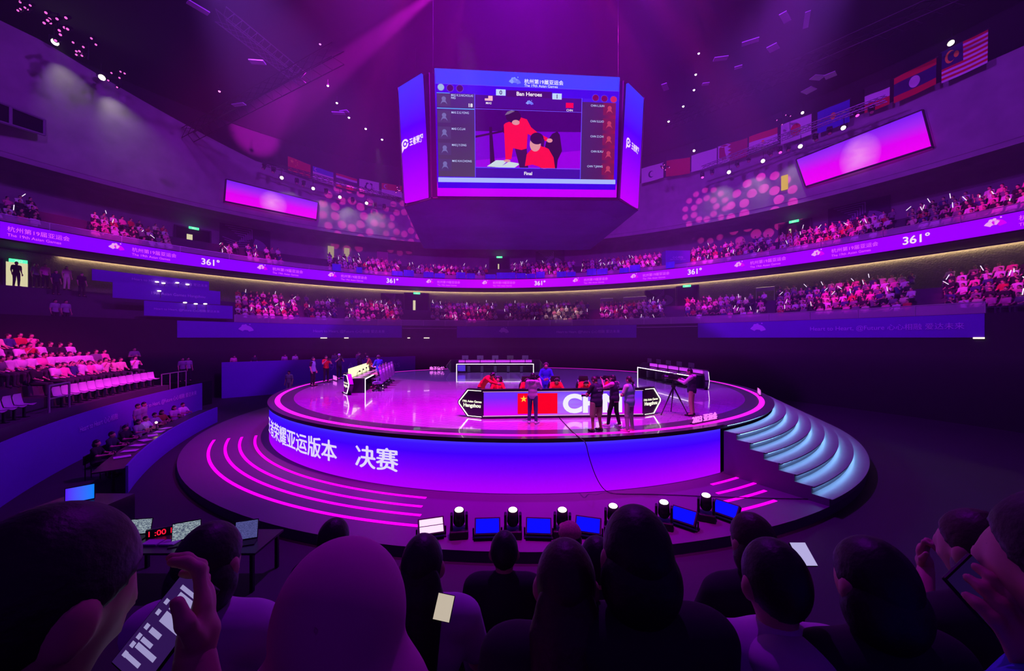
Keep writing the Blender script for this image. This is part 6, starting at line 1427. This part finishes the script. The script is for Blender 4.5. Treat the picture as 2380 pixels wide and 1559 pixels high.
for i, (px, d, lab, tp_) in enumerate(((38, 3.2, 'dark person silhouetted in the bright yellow doorway', BLK), (84, 2.9, 'person in grey beside the bright yellow doorway', GRY), (105, 2.5, 'person in pink tee by the grey column', PNK), (155, 2.4, 'person in cream clothes standing in front of the beige partition', mat('cloth_cream', (215, 205, 180), .85)), (190, 1.6, 'dark person bending in front of the beige partition', BLK), (130, 1.8, 'dark person sitting low by the grey column', NAVY))):
    p = bowl(bt(px, d), d, 3.4 if d > 2.3 else 2.95); person(lab, p, yaw_to(p, (0, 20)), stand(1.0), tp_, tp_ if i == 3 else BLK, BSH, ('short', 'bob')[i % 2], vox=.03, hv=.012)
mb = MB(); mb.box((0, 0, 0), (.1, 2, 1.6)); 
# two white shirted people low on the left terrace
for i, px in enumerate((128, 153)):
    d = -2.2; p = bowl(bt(px, d), d, .7); person('person in white tee on the dark terrace below the media desks, %s' % ('left one', 'right one')[i], p, yaw_to(p, (0, 20)), stand(.98), (GRY, GRY)[i], BLK, BSH, 'short', vox=.03, hv=.012)

# ------------------------------------------------------------------ stage front lights on the base
def floor_mover(px, py, y, label):
    p = at(px, 1245, y); p = Vector((((px - HX) / F) * y, y, BS)); s = (1245 - 1172) * 8.7 / F / .72
    t_ = thing('moving_head_lamp', label, 'stage lamp', p, yaw_to((p.x, p.y), (0, 0)), 'moving head lamps along the front of the stage base')
    mb = MB(); mb.rbox((0, 0, .09), (.42, .36, .18), .03); mb.build('lamp_base', m_rig, t_)
    for q in (-1, 1): mb = MB(); mb.rbox((q * .17, 0, .34), (.06, .18, .38), .025); mb.build('yoke_arm', m_rig, t_)
    a = Vector((0, .22, 1)).normalized(); c_ = Vector((0, 0, .42))
    mb = MB(); mb.sphere(c_ - a * .08, (.135, .135, .13), 14, 10); mb.tube(c_ - a * .1, c_ + a * .2, .135, .12, 16); h_ = mb.build('head', m_rig, t_, True)
    mb = MB(); mb.sphere(c_ + a * .21, (.10, .10, .05), 14, 8); mb.build('lens', glow('mover_lens', (255, 236, 225), 5.0), h_, True)
    w_ = t_.matrix_basis @ (c_ + a * .3); spot('beam_spot', w_, w_ + Vector((0, .05, 10)), (1.0, .04, .75), 900, 3.0, .4, .03)
for i, (px, y) in enumerate(((1067, 8.75), (1192, 8.75), (1307, 8.75), (1425, 8.95), (1543, 9.15), (1641, 9.55))):
    floor_mover(px, 0, y, 'black moving head lamp shining upward on the stage base, %s from the left' % ORDS[i])
def floor_flood(px, y, label, c_, rz=0.0):
    p = Vector(((px - HX) / F * y, y, BS)); t_ = thing('stage_flood_lamp', label, 'flood light', p, yaw_to((p.x, p.y), (0, 0)) + rz, 'LED flood panels along the front of the stage base')
    mb = MB(); mb.tube((-.32, 0, 0), (-.32, 0, .22), .02, n=6); mb.tube((.32, 0, 0), (.32, 0, .22), .02, n=6); mb.box((0, 0, .02), (.66, .2, .03)); mb.build('bracket', m_rig, t_)
    M_ = Matrix.Rotation(R(42), 3, 'X'); mb = MB(); mb.box((0, 0, .24), (.58, .14, .36), M=M_); mb.build('case', m_rig, t_)
    mb = MB(); mb.box(Vector((0, 0, .24)) + M_ @ Vector((0, .075, 0)), (.52, .012, .30), M=M_)
    f_ = mb.build('led_face', glow('flood_' + c_, {'blue': (10, 10, 255), 'white': (255, 205, 250)}[c_], 1.3), t_)
    if c_ == 'white': mb = MB(); mb.box(Vector((0, 0, .24)) + M_ @ Vector((0, .083, 0)), (.52, .006, .014), M=M_); mb.build('divider', m_rig, f_)
for i, (px, y, c_, rz) in enumerate(((1002, 8.7, 'white', .1), (1133, 8.7, 'blue', 0), (1252, 8.7, 'blue', 0), (1367, 8.75, 'blue', -.1), (1590, 9.2, 'blue', -.35), (1688, 9.55, 'blue', -.4))):
    floor_flood(px, y, '%s LED flood panel on stage base, %s' % ('white' if c_ == 'white' else 'blue', ('at the end of the pink arcs', 'between first and second moving heads', 'between second and third moving heads', 'right of the third moving head', 'right of the fifth moving head', 'at the right end beside the pink arcs')[i]), c_, rz)
# ------------------------------------------------------------------ control tables in front on the left
t_ = thing('control_table', 'long black control table with screens at the lower left', 'table', (-7.6, 7.6, 0), R(0)); mb = MB(); mb.box((0, 0, .74), (5.6, .9, .04)); mb.build('table_top', m_desk_top, t_)
for x in (-2.7, 0, 2.7):
    for y in (-.38, .38): mb = MB(); mb.box((x, y, .36), (.06, .06, .72)); mb.build('leg', m_rig, t_)
def tab(x, y, z=.76): return desk_pt(t_, x, y, z)
CT = t_
def laptop(label, p, rz, m, w_=.36, h=.25, tilt=.25):
    l_ = thing('laptop', label, 'laptop', p, rz); mb = MB(); mb.rbox((0, -.12, .01), (w_, .25, .02), .006); mb.build('keyboard_deck', m_rig, l_)
    M_ = Matrix.Rotation(-tilt, 3, 'X'); mb = MB(); mb.box(Vector((0, 0, .02)) + M_ @ Vector((0, 0, h / 2)), (w_, .014, h), M=M_); s_ = mb.build('lid', m_rig, l_)
    mb = MB(); mb.box(Vector((0, 0, .02)) + M_ @ Vector((0, -.009, h / 2)), (w_ * .94, .004, h * .9), M=M_); mb.build('display', m, s_)
def busy(name, a, b, sc): 
    m = mat(name, (20, 20, 30)); nt = m.node_tree; N = nt.nodes.new; tc = N('ShaderNodeTexCoord'); br = N('ShaderNodeTexBrick'); br.inputs['Scale'].default_value = sc; br.inputs['Color1'].default_value = (*srgb(*a), 1); br.inputs['Color2'].default_value = (*srgb(*b), 1); br.inputs['Mortar'].default_value = (.01, .01, .02, 1)
    mp_ = N('ShaderNodeMapping'); mp_.inputs['Rotation'].default_value = (R(90), 0, 0); nt.links.new(tc.outputs['Generated'], mp_.inputs[0]); nt.links.new(mp_.outputs[0], br.inputs['Vector']); bb = nt.nodes['Principled BSDF']; nt.links.new(br.outputs[0], bb.inputs['Emission Color']); bb.inputs['Emission Strength'].default_value = .8; return m
bz = busy('screen_mixer', (200, 220, 225), (60, 70, 110), 9); bz2 = busy('screen_list', (110, 110, 190), (60, 60, 120), 14)
laptop('laptop with busy white channel grid on the control table', tab(1.13, .0), R(28), bz, .46, .34)
laptop('laptop with dim violet list on the right of the control table', tab(2.32, .0), R(20), bz2, .4, .36)
laptop('laptop with tilted white screen left of the red clock', tab(.0, .2), R(10), bz, .42, .3)
laptop('laptop with bright blue screen at the far left of the control tables', Vector((-10.55, 9.35, .76)), R(46), screen_mat('blue_laptop', [(0, (90, 30, 255)), (1, (10, 130, 255))], 'X'), .5, .38)
tag(MB().box((0, 0, .37), (1.6, 1.1, .74)).build('equipment_table', m_desk, None, False, (-10.6, 9.4, 0)), 'black equipment table under the blue laptop at the far left', 'table')
k = thing('digital_clock', 'digital clock with red digits on the control table', 'clock', tab(.45, .2), R(30)); mb = MB(); mb.rbox((0, 0, .08), (.46, .08, .16), .01); c_ = mb.build('clock_case', m_edge, k); mb = MB(); put_text(mb, '1 :00 1', lambda u, v: Vector((u, -.045, v)), .15, 0, .03, 'c', .01); mb.build('digits', glow('red_digits', (255, 20, 50), 1.6), c_)
for i, x in enumerate((-.17, .17)): mb = MB(); mb.rbox((0, 0, .02), (.3, .2, .04), .01); o = mb.build('control_keypad', mat('keypad_lilac', (150, 120, 170), .6), None, False, tab(x + .75, -.12)); tag(o, 'pale control keypad between the red clock and the white grid laptop, %s' % ('left', 'right')[i], 'keypad')

# ------------------------------------------------------------------ the audience right in front of the camera
steps_f = [(-1.2, .86, 1.75), (.86, 1.5, 1.98), (1.5, 2.15, 2.32), (2.15, 2.85, 2.52), (2.85, 3.7, 2.95)]
mb = MB()
for y0, y1, D in steps_f: mb.box((0, (y0 + y1) / 2, (CH - D) / 2), (8.5, y1 - y0, CH - D))
tag(mb.build('floor_front_stand', m_black), kind='structure')
for i, (y0, y1, D) in enumerate(steps_f):
    yb = {0: .5, 1: 1.12, 2: 1.78, 3: 2.36, 4: 3.15}[i]
    t_ = thing('bench', 'dark bench under the front audience, %s row from the camera' % ORDS[i], 'bench', (0, yb - .02, CH - D), 0, 'benches of the front audience')
    mb = MB(); mb.box((0, 0, .38), (8.2, .34, .06)); mb.build('seat', m_stool, t_)
    for x in (-3.9, -1.3, 1.3, 3.9): mb = MB(); mb.box((x, 0, .175), (.08, .26, .35)); mb.build('leg', m_rig, t_)
def front_person(label, px, ptop, y, D, rz=0.0, J=None, s=None, reach=None, **kw):
    """seated so that the crown of the head shows at photo position (px, ptop)"""
    need = (CH - (ptop - HY) / F * y) - (CH - D); s_ = need / 1.335
    J = J or sit(s_); J['s'] = s_; p = Vector(((px - HX) / F * y, y, CH - D))
    hd = Matrix.Rotation(yaw_to(p, (SX, SY)) + rz, 3, 'Z') @ Vector((J['head'][0] * s_, J['head'][1] * s_, 0)); p -= hd
    if reach:                       # bring a wrist to a place in the hall, elbow hanging between shoulder and wrist
        a, q = reach; inv = Matrix.Rotation(-(yaw_to(p, (SX, SY)) + rz), 3, 'Z'); w_ = inv @ (q - p) / s_; J['w' + a] = np.array(w_)
        sh = J['s' + a]; J['e' + a] = (sh + J['w' + a]) / 2 + V3(-.06 if a == 'l' else .06, 0, -.13)
    return person(label, p, yaw_to(p, (SX, SY)) + rz, J, group=None, **kw), s_
DK = cloth('front_black', (40, 34, 44)); LAV = cloth('lavender', (200, 180, 215)); HOOD = cloth('hood_pink', (225, 110, 190)); LH = cloth('light_hoodie', (215, 175, 220))
rel = dict(wl=(-.1, .34, .62), wr=(.1, .34, .62))
A_, sA = front_person('large dark haired person at the lower left holding a phone, seen from behind', 95, 1160, .56, 1.75, -.05, sit(1, wl=(-.1, .32, .72), look=(.12, 1, -.35)), reach=('r', at(452, 1530, .66)), top=DK, bottom=BLK, shoes=BSH, hair='short', vox=.011, hr=((-.25, .5, .85), (-.8, -.5, .2), .5), hv=.004)
front_person('person in pale lavender tee with dark hair, beyond the lit phone', 488, 1206, 1.26, 1.98, .05, sit(1, **rel), top=LAV, bottom=BLK, shoes=BSH, hair='bob', vox=.012)
front_person('person with small dark head left of the stage front lamps', 776, 1200, 2.38, 2.52, 0, sit(1, **rel), top=DK, bottom=BLK, shoes=BSH, hair='short', vox=.016)
Dp, sD = front_person('person wearing a big pink hood at the bottom of the picture', 800, 1302, .80, 1.75, .1, sit(1, **rel), top=HOOD, bottom=BLK, shoes=BSH, hair='none', top_len='long', vox=.011)
Jd = scale_pose(sit(sD)); hc = Jd['head']
sd_mesh('hood', [nets([ell(hc + V3(0, -.015, .02), V3(.128, .135, .155)), ell(hc + V3(0, -.05, -.13), V3(.165, .125, .13)), cone(hc + V3(0, -.06, -.2), hc + V3(0, -.05, -.3), .2, .23)], .011, .04)], HOOD, Dp)
sd_mesh('hood_seam', [nets([cone(hc + V3(.01 * sin(i), -.155 + .02 * abs(i - 3) / 3, .09 - .04 * i), hc + V3(.01 * sin(i + 1), -.155 + .02 * abs(i - 2) / 3, .05 - .04 * i), .004) for i in range(6)], .005, .004)], mat('seam_pink', (200, 90, 165), .8), Dp)
front_person('woman with long dark hair and lavender top below the white flood panel', 982, 1236, 1.72, 2.32, .05, sit(1, **rel), top=LAV, bottom=BLK, shoes=BSH, hair='long', vox=.013)
front_person('dark head silhouetted below the first blue flood panel', 1172, 1230, 2.34, 2.52, 0, sit(1, **rel), top=DK, bottom=BLK, shoes=BSH, hair='short', vox=.016)
front_person('woman with long reddish brown hair below the second blue flood panel', 1315, 1246, 1.14, 1.98, -.1, sit(1, **rel), top=DK, bottom=BLK, shoes=BSH, hair='long', hair_m=HAIR_B, vox=.012)
front_person('person in small pink dotted cap in front of the third moving head', 1325, 1212, 3.2, 2.95, 0, sit(1, **rel), top=DK, bottom=BLK, shoes=BSH, hair='short', cap=mat('cap_pink_dots', (240, 110, 160), .8, 0, .5, 60), vox=.016)
front_person('short haired person between the long haired woman and the big dark head', 1388, 1242, 1.9, 2.32, .1, sit(1, **rel), top=DK, bottom=BLK, shoes=BSH, hair='short', vox=.014)
front_person('person with big round dark head rising in front of the stage lamps', 1480, 1166, 1.10, 1.98, 0, sit(1, **rel), top=DK, bottom=BLK, shoes=BSH, hair='bob', vox=.012)
front_person('person with reddish dark hair right of the last blue flood panel', 1748, 1186, 1.86, 2.32, .1, sit(1, **rel), top=DK, bottom=BLK, shoes=BSH, hair='bob', hair_m=HAIR_B, vox=.014)
front_person('person in pale hooded sweatshirt at the lower right, head bowed in the dark', 1800, 1245, 1.16, 1.98, -.1, sit(1, chest=(0, .03, .88), **rel), top=LH, bottom=BLK, shoes=BSH, hair='short', top_len='long', hood=LH, vox=.012)
front_person('dark haired person in black at the lower right beside the pale sweatshirt', 2030, 1240, 1.1, 1.98, 0, sit(1, **rel), top=DK, bottom=BLK, shoes=BSH, hair='bob', vox=.013)
front_person('person with reddish hair at the right raising a hand', 2275, 1176, 1.5, 2.32, .1, sit(1, wr=(.1, .34, .62)), reach=('l', at(2152, 1322, 2.0)), top=DK, bottom=BLK, shoes=BSH, hair='bob', hair_m=HAIR_B, vox=.013, hl=((.1, .25, .95), (.3, -1, 0), 1.0), hv=.005)
Op, sO = front_person('person in blue sleeves at the right edge holding up a phone', 2520, 1120, .62, 1.75, .2, sit(1, wr=(.0, .24, .8), er=(.27, .12, .78)), reach=('l', at(2445, 1590, .64)), top=cloth('blue_sleeve', (70, 80, 220)), bottom=BLK, shoes=BSH, hair='short', top_len='long', vox=.012, hl=((-.38, .1, .92), (.2, 1, .1), .45), hv=.004)
# phones
def phone(label, p, M_, size=(.075, .155), screen=None, blocks=True):
    t_ = thing('phone', label, 'phone', p); t_.rotation_euler = M_.to_euler(); w_, h = size
    mb = MB(); mb.rbox((0, 0, 0), (w_, .009, h), .004); b_ = mb.build('phone_body', m_rig, t_)
    mb = MB(); mb.box((0, -.0052, 0), (w_ * .92, .001, h * .95)); s_ = mb.build('phone_screen', screen or glow('phone_dim', (52, 24, 90), .8), t_)
    if blocks:
        mb = MB()
        for x, z, a, c_ in ((.002, .055, .6, .05), (.004, .042, .5, .1), (.008, .026, .55, .09), (.01, .008, .6, .13), (-.006, -.016, .3, .06), (-.008, -.032, .3, .05), (.002, -.042, .55, .06), (-.008, -.06, .4, .05)): mb.box((x, -.0062, z), (w_ * a, .0006, h * c_ * .8))
        for x, z in ((-.028, .026), (-.028, .008), (-.028, -.016), (-.028, -.032), (-.028, -.045), (-.028, -.06)): mb.box((x, -.0062, z), (.008, .0006, .008))
        mb.build('screen_rows', glow('phone_rows', (170, 160, 215), .8), s_)
    return t_
pc = at(390, 1452, .70); 
phone('lit phone with a message list held by the large dark haired person', pc, Matrix.Rotation(R(-14), 3, 'Z') @ Matrix.Rotation(R(24), 3, 'Y') @ Matrix.Rotation(R(-32), 3, 'X'), (.085, .165))
pc2 = at(2312, 1412, .70)
phone('phone with pale frame held up at the right edge of the picture', pc2, Matrix.Rotation(R(12), 3, 'Z') @ Matrix.Rotation(R(-30), 3, 'Y') @ Matrix.Rotation(R(-25), 3, 'X'), (.08, .16), glow('phone_dark', (28, 10, 60), .8), False)
phone('small bright phone screen above the pale sweatshirt', at(1866, 1288, 1.7), Matrix.Rotation(R(-50), 3, 'X'), (.075, .1), glow('phone_white', (190, 180, 235), .9), False)
phone('small cream phone glowing beside the long haired woman', at(1032, 1411, 1.5), Matrix.Rotation(R(-30), 3, 'X') @ Matrix.Rotation(R(10), 3, 'Y'), (.07, .09), glow('phone_cream', (215, 200, 180), .8), False)

# ------------------------------------------------------------------ stage haze in the air of the hall
m = bpy.data.materials.new('stage_haze'); m.use_nodes = True; nt = m.node_tree
nt.nodes.remove(nt.nodes['Principled BSDF']); vsn = nt.nodes.new('ShaderNodeVolumeScatter')
vsn.inputs['Color'].default_value = (1, 1, 1, 1); vsn.inputs['Density'].default_value = 0.0035; vsn.inputs['Anisotropy'].default_value = 0.2
nt.links.new(vsn.outputs[0], nt.nodes['Material Output'].inputs['Volume'])
mb = MB(); mb.box((0, 27, CH + 12), (84, 66, 26))
tag(mb.build('haze', m), 'thin violet theatrical haze hanging under the arena roof', 'haze', kind='stuff')
